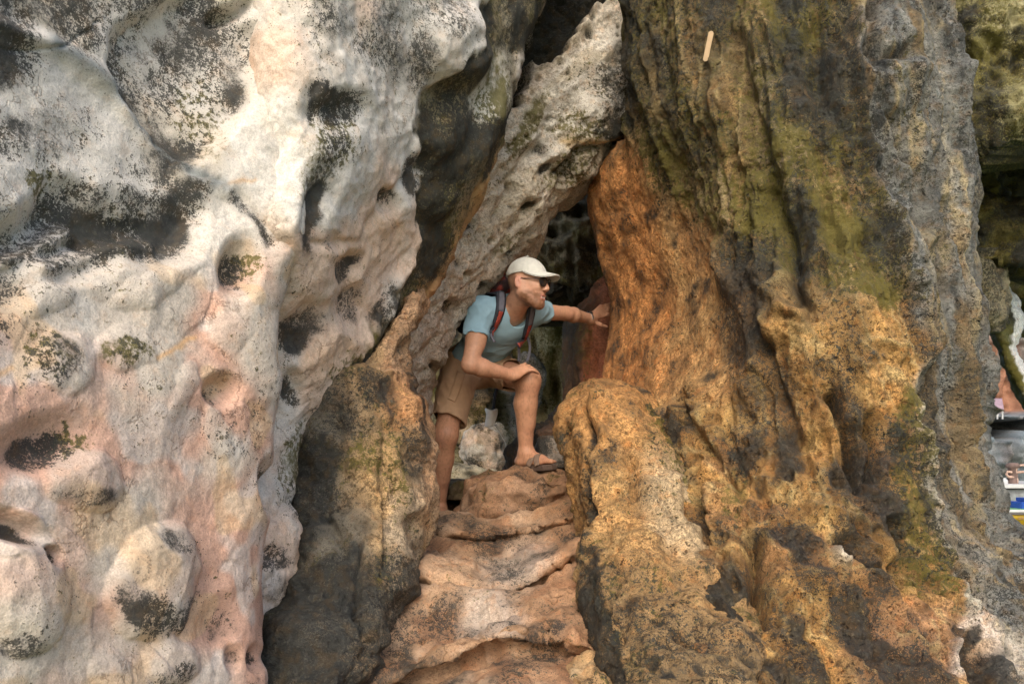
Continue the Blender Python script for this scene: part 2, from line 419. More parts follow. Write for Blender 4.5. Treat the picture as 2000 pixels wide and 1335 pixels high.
for cx, cy, rx, ry, h, an in [(470, 520, 30, 48, -.06, 10), (433, 762, 28, 26, -.05, 0), (20, 1030, 60, 24, -.06, 20), (100, 1085, 16, 16, -.05, 0),
                              (430, 1215, 30, 48, -.025, 30), (455, 1285, 13, 22, -.03, 0), (500, 1285, 15, 22, -.03, 0), (522, 950, 14, 40, -.04, 0),
                              (15, 560, 45, 42, -.04, 0), (85, 868, 85, 44, -.035, -20)]:
    bump(A, cx, cy, rx, ry, h, an)
hollow = poly(wx, wy, [(-200, 470), (0, 445), (60, 400), (110, 362), (190, 385), (300, 400), (390, 420), (370, 490), (330, 508), (250, 488), (190, 518), (120, 527), (40, 512), (-200, 530)], 22)
A.disp -= 0.06 * poly(wx, wy, [(-200, 470), (0, 445), (60, 400), (110, 362), (190, 385), (300, 400), (390, 420), (370, 490), (330, 508), (250, 488), (190, 518), (120, 527), (40, 512), (-200, 530)], 40)
A.disp += 0.035 * line(wx, wy, [(20, 500), (90, 470), (150, 440)], 20) + 0.035 * line(wx, wy, [(80, 512), (180, 490), (300, 470)], 20)
recess = poly(wx, wy, [(250, 60), (330, 20), (420, -40), (470, 20), (522, 70), (500, 130), (480, 210), (440, 260), (400, 312), (350, 332), (300, 262), (235, 195), (215, 130)], 24)
A.disp -= 0.045 * recess
A.disp += 0.022 * line(x, y, [(-40, 40), (100, 90), (200, 170), (260, 240), (320, 290), (370, 340), (450, 365)], 18)
A.disp -= 0.012 * line(wx, wy, [(380, 350), (470, 380), (520, 430), (540, 470)], 12)
for pts in [[(0, 95), (70, 85), (130, 95), (200, 60)], [(250, 130), (265, 70), (300, 40)]]:
    A.disp -= 0.006 * line(wx, wy, pts, 4); A.ndark(0.55 * line(wx, wy, pts, 6))
cut = line(x, y, [(490, 0), (475, 15), (430, 30)], 14); A.disp -= 0.05 * cut
# colours
A.base(CREAM)
pk = sstep(-0.15, 0.55, fbm(P * 4.2, 3, seed=21) * 0.8 + 0.9 * (0.30 - scal) * low + 0.35 * sstep(560, 900, y) + 0.35 * sstep(300, 520, x) - 0.12)
A.paint(pk * low * 0.95, PINK)
A.paint(sstep(0.1, 0.5, fbm(P * 7, 3, seed=22)) * 0.6 * low, WHITE)
A.paint(0.5 * sstep(0.05, .5, A.knob), (0.52, 0.45, 0.37)); A.paint((1 - low) * 0.85, WHITE); A.paint((1 - low) * sstep(0.2, 0.6, fbm(P * 5, 3, seed=23)) * 0.6, (0.55, 0.47, 0.36))
A.paint(0.5 * sstep(0.35, 0.6, fbm(P * 9, 2, seed=24)) * low, (0.58, 0.40, 0.22))
A.paint(0.7 * line(wx, wy, [(300, 700), (360, 680), (400, 665)], 5) + 0.6 * line(wx, wy, [(0, 740), (30, 725)], 6) + 0.5 * line(wx, wy, [(430, 372), (510, 345)], 4), (0.60, 0.33, 0.12))
A.paint(0.8 * line(x, y, [(90, 80), (200, 165), (260, 235), (320, 290), (370, 335), (440, 360)], 15), (0.15, 0.175, 0.175))
D_A = [(poly(wx, wy, [(-300, -330), (420, -330), (430, 0), (250, 60), (180, 115), (90, 115), (0, 195), (-300, 250)], 40), .58),
       (ell(wx, wy, 15, 270, 55, 50), .58), (ell(wx, wy, 100, 250, 90, 70), .42), (recess * (.9 + .5 * fbm(P * 9, 3, seed=28)), .74), (hollow * (.95 + .4 * fbm(P * 9, 3, seed=29)), .84), (poly(wx, wy, [(170, 345), (260, 352), (420, 360), (400, 440), (300, 420), (190, 400), (110, 370)], 25), .62),
       (ell(wx, wy, 330, 325, 60, 40), .55), (ell(wx, wy, 470, 525, 26, 42), .72), (ell(wx, wy, 433, 768, 24, 22), .7), (ell(wx, wy, 15, 560, 36, 40), .6), (ell(wx, wy, 115, 700, 52, 50), .44),
       (ell(wx, wy, 240, 690, 55, 32), .34), (ell(wx, wy, 80, 872, 78, 36, -20), .72), (ell(wx, wy, 165, 958, 66, 22, -8), .58), (ell(wx, wy, 20, 1035, 50, 18, 20), .95), (ell(wx, wy, 100, 1085, 13, 13), 1.0),
       (poly(wx, wy, [(216, 1120), (245, 1060), (285, 1065), (262, 1130), (320, 1185), (380, 1135), (398, 1150), (350, 1222), (290, 1242), (240, 1212), (215, 1160)], 14), .68),  # dark undersides of the knobs: black lichen plus painted shade
       (ell(wx, wy, 330, 1050, 60, 30), .50), (ell(wx, wy, 45, 1262, 70, 24), .5), (ell(wx, wy, 325, 1312, 48, 26, -20), .62), (ell(wx, wy, 430, 1222, 26, 38, 30), .55), (ell(wx, wy, 455, 1287, 10, 18), .75),
       (ell(wx, wy, 500, 1287, 13, 16), .8), (ell(wx, wy, 520, 950, 11, 34), .62), (line(wx, wy, [(460, 385), (510, 430), (535, 465)], 16), .62), (ell(wx, wy, 0, 650, 30, 30), .45)]
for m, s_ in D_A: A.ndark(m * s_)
vein = ridged(np.stack([P[:, 0] * .7 + P[:, 2] * .7, P[:, 1], P[:, 2] * .35 - P[:, 0] * .35], 1) * 5, 4, seed=26); A.ndark((1 - low) * sstep(640, 380, x) * (0.02 + 0.40 * vein)); A.ndark(low * (0.30 * fbm(Ps * 4.5, 3, seed=27) - 0.04))
A.dark = A.dark * (0.8 + 0.35 * fbm(P * 11, 3, seed=25))
for m, s_ in [(ell(wx, wy, 80, 350, 50, 25), .5), (ell(wx, wy, 230, 440, 120, 50), .4), (ell(wx, wy, 490, 510, 30, 30), .5), (ell(wx, wy, 110, 690, 60, 45), .42), (ell(wx, wy, 240, 690, 55, 30), .5), (ell(wx, wy, 130, 850, 55, 30), .5), (ell(wx, wy, 400, 250, 60, 120), .35)]:
    A.nmoss(m * s_)
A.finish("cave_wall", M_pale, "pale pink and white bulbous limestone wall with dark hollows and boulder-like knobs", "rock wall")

# ---------------------------------------------------------------- second fold of the left wall: white, then a dark mossy band ending in an ochre lip
LIP = [(-330, 1215), (0, 1072), (60, 1035), (120, 1010), (200, 1000), (280, 985), (350, 958), (420, 915), (470, 892), (530, 868), (580, 850), (640, 815), (690, 790), (735, 770), (775, 680), (820, 612), (900, 596), (1000, 590), (1100, 602), (1180, 588), (1250, 545), (1335, 525), (1640, 500)]
dB = tps([(420, -300, 2.3), (420, 300, 2.25), (420, 700, 2.40), (420, 1640, 2.4), (640, 200, 2.15), (600, 450, 2.13), (660, -100, 2.2), (560, 700, 2.36), (560, 1000, 2.42), (560, 1335, 2.42), (700, 500, 2.58), (650, 700, 2.58),
          (800, 150, 2.62), (800, 350, 2.72), (760, 600, 2.85), (900, 100, 2.78), (900, 300, 2.95), (830, 520, 3.02), (1000, 100, 3.12), (940, 350, 3.12), (790, 680, 3.05), (1060, -200, 3.2), (1200, -330, 3.3), (700, 1000, 3.0), (700, 1640, 3.0)])
B = sheet(-330, 1640, 3.4, lambda y: smooth_pl([(-330, 520), (300, 480), (700, 430), (1640, 380)], y), lambda y: smooth_pl(LIP, y), dB, dx=3.3, rl=0.05, rr=0.10, T=0.22, inset=0.4)
x, y, wx, wy, P = B.x, B.y, B.wx, B.wy, B.P
diag = (x * 0.53 + y * 0.85)
band = poly(wx, wy, [(1130, -200), (1072, 0), (1010, 120), (1000, 200), (958, 350), (892, 470), (850, 580), (790, 690), (745, 745), (680, 735), (715, 665), (765, 565), (828, 468), (815, 405), (848, 335), (815, 262), (838, 168), (872, 140), (922, 100), (950, 0), (1000, -200)], 12)
rl_ = np.stack([P[:, 0] * 0.8 - P[:, 2] * 0.6, P[:, 1] * .25, P[:, 0] * 0.66 + P[:, 2] * 0.75], 1)   # along the folds
bs = sstep(0, 1, band)
B.disp += -0.02 * bs + 0.018 * fbm(rl_ * np.array([5, 4, 1.8], f4), 4, seed=31) + 0.007 * fbm(P * 12, 3, seed=32) + 0.002 * fbm(P * 44, 2, seed=33)
B.disp += 0.014 * ridged(rl_ * np.array([9, 9, 2.0], f4), 3, seed=34)
for cx, cy, rx, ry, h, an in [(665, 218, 42, 34, -.07, -20), (620, 420, 26, 80, -.07, 12), (612, 210, 20, 40, -.05, 0), (760, 395, 17, 24, -.06, 0), (820, 340, 22, 42, -.06, 20), (676, 522, 20, 30, -.06, 30), (585, 645, 36, 56, -.08, 38),
                              (690, 602, 28, 40, -.06, -10), (565, 755, 20, 30, -.05, 0), (850, 440, 30, 50, -.03, 20), (540, 1090, 24, 30, -.04, 0), (655, 470, 14, 16, -.03, 0), (545, 1150, 22, 30, -.03, 0)]:
    bump(B, cx, cy, rx, ry, h * .55, an)
dome(B, 560, 1090, 40, 100, 0.10); B.disp += 0.03 * line(x, y, [(700, 720), (760, 600), (830, 470)], 16) - 0.03 * line(x, y, [(620, 480), (700, 470), (790, 350), (830, 180)], 8) * 0.4
B.disp += 0.05 * ell(x, y, 880, 90, 60, 70, 30)
for xx, yy, rx, ry in [(905, 330, 26, 60), (955, 250, 20, 70), (880, 260, 24, 50), (860, 400, 22, 30), (930, 130, 26, 40)]: bump(B, xx, yy, rx, ry, 0.035, 25)
B.base(WHITE)
B.paint(sstep(-0.1, 0.5, fbm(P * 3.5, 3, seed=35) + 0.6 * sstep(250, 520, y) - 0.2) * 0.8, (0.58, 0.42, 0.31))
B.paint(sstep(0.1, 0.5, fbm(P * 8, 3, seed=36)) * 0.55, CREAM)
B.paint(0.8 * poly(wx, wy, [(640, 470), (760, 400), (810, 280), (840, 120), (930, 60), (905, 120), (860, 150), (820, 300), (800, 440), (740, 560), (690, 680), (600, 740), (560, 700), (600, 560)], 30) * sstep(-.3, .4, fbm(P * 5, 2, seed=37)), (0.60, 0.43, 0.30))
B.paint(bs * 0.95, (0.17, 0.135, 0.07)); B.paint(bs * sstep(0.2, 0.6, fbm(P * 6, 3, seed=38)) * 0.7, (0.30, 0.26, 0.18))
B.paint(0.95 * ell(wx, wy, 962, 165, 24, 62, 25) + 0.8 * ell(wx, wy, 935, 205, 20, 40, 25), (0.50, 0.47, 0.40))
lipm = line(wx, wy, [(1000, 260), (962, 350), (895, 470), (855, 575), (795, 690), (775, 740)], 20); B.paint(lipm * 0.9, (0.44, 0.27, 0.11))
B.paint(line(x, y, [(905, 470), (875, 540), (848, 590), (800, 680)], 9) * 0.8, (0.55, 0.27, 0.15))
B.paint(0.7 * ell(wx, wy, 800, 640, 40, 90, 35), OCHRE)
for m, s_ in [(poly(wx, wy, [(560, -330), (1010, -330), (945, 0), (905, 60), (842, 118), (832, 185), (785, 195), (730, 130), (690, 110), (660, 185), (630, 120), (600, 0)], 26), .44), (ell(wx, wy, 665, 215, 44, 36, -20), .80),
              (ell(wx, wy, 620, 420, 24, 76, 12), .82), (ell(wx, wy, 615, 205, 22, 42), .8), (ell(wx, wy, 640, 330, 40, 90, 15), .48), (ell(wx, wy, 760, 395, 14, 20), .85), (ell(wx, wy, 820, 340, 20, 38, 20), .80), (ell(wx, wy, 676, 522, 16, 26, 30), .8),
              (ell(wx, wy, 585, 645, 34, 54, 38), .86), (ell(wx, wy, 690, 602, 26, 36, -10), .8), (ell(wx, wy, 565, 757, 17, 26), .78), (band * (1 - 0.9 * ell(wx, wy, 960, 170, 28, 66, 25)) * (1 - 0.7 * lipm) * (.85 + .5 * fbm(P * 6, 3, seed=42.5)), .80), (ell(wx, wy, 540, 1085, 22, 28), .85), (ell(wx, wy, 545, 1150, 30, 36), .6),
              (ell(wx, wy, 850, 440, 36, 56, 20) * bs, .85), (ell(wx, wy, 760, 590, 22, 60, 25), .62), (ell(wx, wy, 650, 470, 10, 14), .6), (poly(wx, wy, [(600, 790), (700, 700), (760, 740), (700, 900), (640, 900)], 20), .62), (ell(wx, wy, 610, 960, 45, 90), .5)]:
    B.ndark(m * s_)
B.dark *= (0.82 + 0.4 * fbm(P * 10, 3, seed=39))
B.nmoss(band * (0.45 + 0.3 * fbm(P * 7, 3, seed=40)) * (1 - lipm * .6)); B.nmoss(0.45 * ell(wx, wy, 640, 300, 50, 120, 15)); B.nmoss(0.5 * ell(wx, wy, 600, 900, 50, 80)); B.nmoss(0.5 * ell(wx, wy, 690, 720, 60, 30))
B.finish("cave_wall", M_pale, "white limestone fold with black pockets, dark mossy band and ochre lip above the hiker", "rock wall")

# ---------------------------------------------------------------- inner overhanging wall (pitted cream slab leaning over the man)
dD = tps([(1000, -300, 3.75), (1050, 0, 3.72), (960, 200, 3.60), (900, 350, 3.55), (800, 600, 3.38), (730, 800, 3.4), (1150, -100, 3.75), (1100, 150, 3.70), (1220, 150, 3.72), (1180, 290, 3.82), (1000, 380, 3.74), (1080, 395, 3.88),
          (920, 520, 3.66), (1000, 505, 3.92), (850, 640, 3.62), (895, 640, 3.90), (800, 720, 3.52), (845, 765, 3.98), (830, 840, 4.1), (760, 950, 3.9), (830, 1000, 4.2), (1320, -200, 3.8), (1300, 0, 3.75), (760, 1100, 4.4)])
Dw = sheet(-330, 1080, 3.2, lambda y: np.where(y < 690, smooth_pl(LIP, y) - 110, pl([(690, 680), (800, 705), (1100, 715)], y)), lambda y: smooth_pl([(-330, 1440), (0, 1320), (160, 1245), (230, 1232), (265, 1222), (290, 1200), (345, 1150), (395, 1088), (425, 1062), (460, 1038), (510, 1000), (540, 974), (565, 950), (600, 922), (640, 888), (690, 862), (770, 838), (830, 826), (900, 822), (1080, 822)], y) + 20 * sstep(250, 330, y) * sstep(545, 470, y),
           dD, dx=3.1, rl=0.05, rr=0.13, T=0.45, inset=0.35)
x, y, wx, wy, P = Dw.x, Dw.y, Dw.wx, Dw.wy, Dw.P
rd = np.stack([P[:, 0] * 0.62 - P[:, 2] * 0.80, P[:, 1] * 0.22, P[:, 0] * 0.69 + P[:, 2] * 0.72], 1)
Dw.disp += 0.035 * fbm(P * 4.5, 3, seed=41) + 0.018 * ridged(rd * np.array([11, 8, 2.6], f4), 3, seed=42) + 0.012 * fbm(P * 17, 3, seed=43) + 0.005 * fbm(P * 50, 2, seed=43.5)
f2, id2 = worley(P * np.array([22, 14, 22], f4), 5)
pit = (id2 > 0.55) * sstep(0.42, 0.12, f2); Dw.disp -= 0.022 * pit
f3, id3 = worley(P * np.array([10, 6, 10], f4), 6); pit2 = (id3 > 0.72) * sstep(0.36, 0.10, f3); Dw.disp -= 0.035 * pit2
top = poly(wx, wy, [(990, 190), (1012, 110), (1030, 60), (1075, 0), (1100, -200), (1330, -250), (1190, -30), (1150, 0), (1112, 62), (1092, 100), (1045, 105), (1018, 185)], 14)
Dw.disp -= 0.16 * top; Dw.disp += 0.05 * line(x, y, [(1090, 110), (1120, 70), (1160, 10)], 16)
Dw.disp -= 0.05 * line(wx, wy, [(1020, 470), (1080, 400), (1120, 300), (1190, 280), (1222, 262)], 9) ; Dw.disp += 0.06 * ell(x, y, 1175, 240, 55, 45) + 0.03 * line(x, y, [(900, 520), (990, 400), (1090, 300)], 26)
Dw.disp -= 0.03 * line(wx, wy, [(960, 420), (1010, 350), (1050, 290), (1080, 250)], 12)
for cx, cy, rx, ry, h, an in [(845, 718, 6, 11, -.05, 0), (875, 600, 16, 16, -.04, 0), (1075, 60, 6, 6, -.03, 0), (950, 470, 7, 7, -.03, 0), (912, 440, 9, 10, -.03, 0), (1065, 330, 22, 10, -.035, -35), (1100, 330, 26, 9, -.035, -35), (1030, 400, 20, 8, -.03, -35), (940, 560, 14, 8, -.03, -40)]:
    bump(Dw, cx, cy, rx, ry, h, an); Dw.ndark(ell(x, y, cx, cy, rx * .8, ry * .8, an) * .7)
Dw.base((0.56, 0.50, 0.41))
Dw.paint(sstep(-0.1, 0.45, fbm(P * 5, 3, seed=44) + 0.4 * sstep(350, 600, y) - 0.25) * 0.7, (0.52, 0.42, 0.32))
Dw.paint(0.75 * poly(wx, wy, [(1020, 250), (1100, 110), (1240, 0), (1240, 230), (1180, 290), (1100, 300), (1050, 330)], 30), (0.50, 0.47, 0.41))
Dw.paint(0.9 * ell(wx, wy, 1040, 220, 16, 50, 25), (0.60, 0.55, 0.46)); Dw.paint(0.85 * line(wx, wy, [(1110, 268), (1160, 270), (1205, 262)], 10), (0.46, 0.32, 0.15))
Dw.paint(0.6 * sstep(0.2, 0.5, fbm(rd * np.array([8, 8, 2], f4), 3, seed=45)), (0.40, 0.34, 0.24))
Dw.paint(sstep(0, 90, LIP and (x * 0 + 60) - np.abs(x - smooth_pl(LIP, y) - 20)) * 0.3 * sstep(430, 600, y), (0.55, 0.38, 0.28))
dk = fbm(rd * np.array([12, 12, 3.5], f4), 4, seed=46)
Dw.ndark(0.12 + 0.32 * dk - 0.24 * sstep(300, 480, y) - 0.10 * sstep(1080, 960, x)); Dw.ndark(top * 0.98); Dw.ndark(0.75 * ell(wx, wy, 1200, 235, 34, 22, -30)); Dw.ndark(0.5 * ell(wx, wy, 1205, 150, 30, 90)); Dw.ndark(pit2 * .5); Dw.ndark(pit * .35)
Dw.nmoss(0.5 * ell(wx, wy, 1110, 330, 80, 40, -40)); Dw.nmoss(0.45 * ell(wx, wy, 990, 470, 40, 18, -45)); Dw.nmoss(0.5 * ell(wx, wy, 1150, 240, 70, 30)); Dw.nmoss(top * 0.6); Dw.nmoss(0.10 + 0.30 * dk - 0.2 * sstep(380, 520, y)); Dw.nmoss(0.6 * ell(wx, wy, 1030, 250, 20, 80, 25))
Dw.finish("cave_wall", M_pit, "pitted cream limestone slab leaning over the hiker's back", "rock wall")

# ---------------------------------------------------------------- dark pillar at the foot of the left wall
C_rows = [(560, 812, 838), (590, 790, 840), (620, 768, 828), (650, 745, 812), (684, 722, 802), (700, 706, 803), (720, 676, 806), (740, 640, 810), (760, 612, 817), (785, 592, 825), (800, 584, 828), (850, 572, 833), (920, 560, 831), (960, 556, 827), (1020, 556, 815), (1080, 560, 801), (1160, 552, 791), (1230, 525, 783), (1280, 512, 768), (1335, 500, 738), (1450, 470, 725), (1640, 440, 710)]
C_rows = [(a, b, c - 8 - 20 * float(sstep(800, 900, a)) - 14 * float(sstep(1100, 1300, a))) for a, b, c in C_rows]
Cp = blob(C_rows, 2.98, 0.40, dy=3.3, dx=3.1, pw=0.75, Yrows=[(560, 3.16), (680, 3.02), (900, 2.95), (1100, 2.78), (1335, 2.42), (1640, 2.2)])
x, y, wx, wy, P = Cp.x, Cp.y, Cp.wx, Cp.wy, Cp.P
Cp.disp += 0.05 * fbm(P * np.array([4, 4, 2.6], f4), 3, seed=51) + 0.032 * ridged(P * np.array([7, 7, 3], f4), 3, seed=52) + 0.012 * fbm(P * 18, 3, seed=53) + 0.005 * fbm(P * 50, 2, seed=54)
Cp.disp += 0.05 * line(x, y, [(800, 790), (815, 900), (800, 1020), (770, 1150)], 22) - 0.035 * line(wx, wy, [(640, 1000), (655, 1100), (640, 1160)], 8) - 0.03 * line(wx, wy, [(700, 1080), (690, 1200), (730, 1290)], 7)
Cp.disp -= 0.03 * line(wx, wy, [(745, 840), (760, 1000), (745, 1120)], 10)
Cp.base((0.17, 0.15, 0.115))
ri = sstep(-70, 70, wx - pl([(716, 640), (800, 680), (900, 690), (1000, 705), (1100, 725), (1200, 750), (1640, 780)], y) + 26 * fbm(P * 9, 3, seed=55))
Cp.paint(ri * 0.95, (0.40, 0.255, 0.115)); Cp.paint(ri * sstep(0, .5, fbm(P * 8, 3, seed=56)) * .7, (0.48, 0.32, 0.17))
Cp.paint(sstep(-26, 10, wx - pl([(716, 760), (800, 800), (960, 806), (1040, 800), (1300, 790)], y)) * sstep(1080, 960, y) * .85, (0.47, 0.285, 0.16))
Cp.paint(0.85 * ell(wx, wy, 780, 780, 46, 60), (0.47, 0.235, 0.10))
Cp.paint(0.6 * ell(wx, wy, 770, 1080, 20, 160, 8), (0.36, 0.30, 0.22))
Cp.ndark((1 - ri) * (0.60 + 0.55 * fbm(P * 7, 3, seed=57))); Cp.ndark(ri * (0.20 + 0.6 * fbm(P * np.array([9, 9, 5], f4), 4, seed=58))); Cp.ndark(0.58 * poly(wx, wy, [(590, 1100), (800, 1080), (790, 1160), (770, 1280), (735, 1400), (480, 1400), (520, 1240)], 40))
Cp.ndark(0.8 * poly(wx, wy, [(610, 860), (640, 840), (670, 900), (650, 1000), (600, 1050)], 16))
Cp.nmoss(0.16 + 0.35 * fbm(P * 6, 3, seed=59) - 0.5 * sstep(770, 810, x)); Cp.nmoss(0.3 * ell(wx, wy, 740, 760, 60, 40))
Cp.finish("rock_pillar", M_dark, "blackened rock pillar with rusty ochre edge beside the stone steps", "rock")

# ---------------------------------------------------------------- great right-hand pillar
dP = tps([(1230, -330, 3.3), (1232, 0, 3.25), (1230, 200, 3.35), (1215, 290, 3.6), (1160, 360, 3.85), (1165, 450, 3.92), (1195, 580, 4.0), (1195, 680, 3.95), (1180, 780, 3.85), (1160, 1000, 3.5), (1200, 1335, 2.9), (1230, 1640, 2.6),
          (1320, 0, 3.08), (1290, 300, 3.35), (1290, 450, 3.52), (1300, 620, 3.55), (1290, 760, 3.36), (1290, 1000, 2.85), (1300, 1335, 2.05), (1340, 830, 2.95), (1360, 950, 2.68), (1380, 1100, 2.38), (1400, 1250, 2.12), (1450, -300, 3.0), (1450, 0, 2.95), (1450, 300, 2.90), (1450, 600, 2.84), (1450, 900, 2.66), (1450, 1335, 1.98), (1450, 1640, 1.8),
          (1620, -300, 2.85), (1620, 100, 2.78), (1620, 450, 2.74), (1620, 800, 2.58), (1620, 1100, 2.32), (1620, 1335, 2.05), (1620, 1640, 1.8), (1800, -300, 2.85), (1800, 100, 2.80), (1800, 500, 2.72), (1800, 900, 2.54), (1800, 1335, 2.1), (1870, 0, 3.0), (1905, 400, 2.98), (1945, 750, 2.92), (1968, 1000, 2.8), (2150, 1200, 2.55), (2300, 1335, 2.4), (2500, 1640, 2.2), (1900, 1640, 1.8)])
Pi = sheet(-330, 1640, 3.2, lambda y: smooth_pl([(-330, 1240), (0, 1229), (150, 1226), (235, 1233), (262, 1226), (285, 1212), (330, 1170), (380, 1152), (430, 1158), (520, 1184), (560, 1186), (580, 1190), (620, 1187), (680, 1184), (740, 1184), (800, 1178), (1000, 1152), (1335, 1200), (1640, 1230)], y),
           lambda y: smooth_pl([(-330, 1856), (0, 1867), (60, 1872), (75, 1880), (160, 1888), (200, 1893), (300, 1903), (450, 1907), (600, 1930), (680, 1938), (710, 1952), (760, 1953), (785, 1940), (830, 1936), (880, 1944), (950, 1954), (1000, 1968), (1050, 1998), (1100, 2040), (1200, 2150), (1335, 2290), (1640, 2500)], y, 8) - 26,
           dP, dx=3.1, rl=0.20, rr=0.22, T=1.1, inset=0.1)
x, y, wx, wy, P = Pi.x, Pi.y, Pi.wx, Pi.wy, Pi.P
lean = P[:, 0] - 0.18 * (P[:, 2] - 1)                     # the flutes lean a little
Pf = np.stack([P[:, 0] + 0.13 * (P[:, 2] - 1), P[:, 1], P[:, 2]], 1)
face = poly(wx, wy, [(1225, 260), (1262, 300), (1300, 380), (1400, 470), (1480, 600), (1470, 700), (1420, 790), (1340, 760), (1280, 820), (1150, 820), (1100, 380)], 40)  # smooth orange face
fl = ridged(Pf * np.array([6.5, 6.5, 0.85], f4), 3, seed=61); fl2 = fbm(Pf * np.array([16, 16, 3.2], f4), 3, seed=62)
Pi.disp += (1 - 0.97 * face) * (0.052 * fl + 0.022 * fl2) + 0.03 * fbm(P * 3.2, 3, seed=63) + 0.014 * fbm(P * 16, 3, seed=64) * (1 - .5 * face) * (1 - .7 * sstep(1700, 1800, x)) + 0.006 * fbm(P * 44, 3, seed=65) * (1 - .5 * face)
fl3 = ridged(Pf * np.array([17, 17, 1.5], f4) + 0.5 * fbm(Pf * 3, 2, seed=60)[:, None], 2, seed=60.5); Pi.disp += 0.020 * fl3 * (1 - face)
lowp = sstep(600, 1000, y) * (1 - face)
f4_, id4 = worley(Pf * np.array([13, 13, 9], f4), 7); Pi.disp -= lowp * 0.04 * (id4 > 0.35) * sstep(0.45, 0.1, f4_)
f5, id5 = worley(P * np.array([34, 34, 26], f4), 8); pitp = (id5 > 0.5) * sstep(0.45, 0.15, f5); Pi.disp -= (0.3 + lowp) * 0.013 * pitp
GRO = [([(1425, -100), (1440, 60), (1470, 200), (1495, 330), (1540, 480), (1560, 600)], 18, .075), ([(1500, 380), (1505, 470), (1502, 560)], 8, .05), ([(1695, -50), (1690, 60), (1712, 118), (1760, 120)], 16, .08), ([(1625, 780), (1650, 850), (1672, 900), (1682, 950)], 13, .10),
       ([(1702, 820), (1712, 870), (1708, 930)], 10, .08), ([(1742, 1030), (1755, 1080), (1750, 1140)], 13, .11), ([(1368, 985), (1378, 1030), (1376, 1070)], 10, .09), ([(1462, 1060), (1482, 1130), (1488, 1200), (1455, 1260), (1440, 1340)], 17, .13), ([(1330, 780), (1400, 900), (1460, 980)], 10, .04),
       ([(1640, 1060), (1680, 1110), (1715, 1130)], 7, .05), ([(1760, 1130), (1800, 1165), (1830, 1180)], 8, .05), ([(1555, 560), (1585, 620), (1570, 650), (1540, 630)], 6, .03), ([(1590, 0), (1600, 150), (1640, 300), (1690, 520)], 20, .03), ([(1230, 150), (1250, 200), (1262, 260)], 10, .03),
       ([(1730, 230), (1745, 290), (1765, 340)], 9, .04), ([(1820, 250), (1830, 400), (1835, 560)], 16, .035), ([(1500, 640), (1520, 760), (1560, 860)], 11, .03), ([(1810, 700), (1815, 780), (1805, 830)], 14, .04), ([(1845, 760), (1840, 860)], 8, .035), ([(1820, 980), (1830, 1060), (1850, 1120)], 10, .03), ([(1890, 1000), (1930, 1060)], 8, .03)]
for pts, w, h in GRO:
    g = line(wx * .5 + x * .5, wy * .5 + y * .5, pts, w); Pi.disp -= h * g
RID = [([(1700, -100), (1672, 60), (1668, 150), (1690, 250), (1712, 380), (1740, 470), (1770, 560)], 11, .05), ([(1715, 230), (1745, 320), (1770, 420)], 8, .035), ([(1800, 210), (1805, 320), (1800, 480)], 9, .04), ([(1850, 150), (1862, 300), (1868, 480)], 9, .035), ([(1890, 160), (1900, 300), (1903, 480)], 8, .03),
       ([(1785, 690), (1776, 800), (1790, 940), (1808, 1060), (1845, 1150), (1880, 1200)], 9, .03), ([(1878, 1228), (1850, 1265), (1845, 1330)], 9, .02), ([(1905, 1228), (1940, 1260), (1970, 1335)], 11, .02), ([(1500, 340), (1490, 480), (1505, 580), (1570, 650)], 9, .03), ([(1410, 480), (1460, 600), (1490, 720)], 14, .03)]
for pts, w, h in RID: Pi.disp += h * line(wx * .5 + x * .5, wy * .5 + y * .5, pts, w)
Pi.disp += 0.05 * ell(x, y, 1735, 90, 60, 110) + 0.05 * ell(x, y, 1540, 640, 30, 36, 40); Pi.disp -= 0.07 * ell(x, y, 1895, 1300, 36, 60, 0) + 0.0
ring = ell(x, y, 1633, 1092, 20, 22); Pi.disp += 0.03 * ring - 0.03 * ell(x, y, 1634, 1092, 10, 10)
# colours
Pi.base((0.17, 0.12, 0.05))
st = fbm(Pf * np.array([10, 10, 1.3], f4), 4, seed=66); st2 = fbm(Pf * np.array([24, 24, 4], f4), 3, seed=67)
Pi.paint(sstep(0, .5, st) * .7, (0.27, 0.165, 0.065)); Pi.paint(sstep(0.2, .55, st2) * .55, (0.31, 0.25, 0.15))
lo = sstep(520, 760, y + 0.15 * (x - 1500)); Pi.paint(lo * .85, (0.36, 0.19, 0.058)); Pi.paint(lo * sstep(.0, .45, st2) * .7, (0.48, 0.30, 0.105)); Pi.paint(lo * sstep(.1, .5, fbm(P * 6, 3, seed=68)) * .7, (0.33, 0.17, 0.07))
Pi.paint(face, TAN); Pi.paint(face * sstep(-.2, .4, fbm(P * 5, 3, seed=69)) * .6, (0.42, 0.20, 0.07))
Pi.paint(poly(wx, wy, [(1222, 265), (1255, 320), (1275, 420), (1300, 520), (1310, 620), (1270, 760), (1150, 790), (1100, 380)], 26) * .9, ORANGE)
Pi.paint(.75 * poly(wx, wy, [(1500, 640), (1640, 620), (1780, 640), (1770, 740), (1650, 760), (1560, 740)], 30), (0.42, 0.24, 0.08))
Pi.paint(.8 * poly(wx, wy, [(1700, 1190), (1840, 1200), (1890, 1220), (1850, 1400), (1660, 1400), (1650, 1280)], 30), (0.36, 0.195, 0.095))
gr = poly(wx, wy, [(1660, -330), (1665, 0), (1668, 130), (1700, 250), (1720, 420), (1772, 580), (1786, 700), (1780, 900), (1808, 1060), (1850, 1150), (1890, 1215), (1980, 1290), (2100, 1640), (2700, 1640), (2600, 1200), (2000, 600), (1960, -330)], 12)
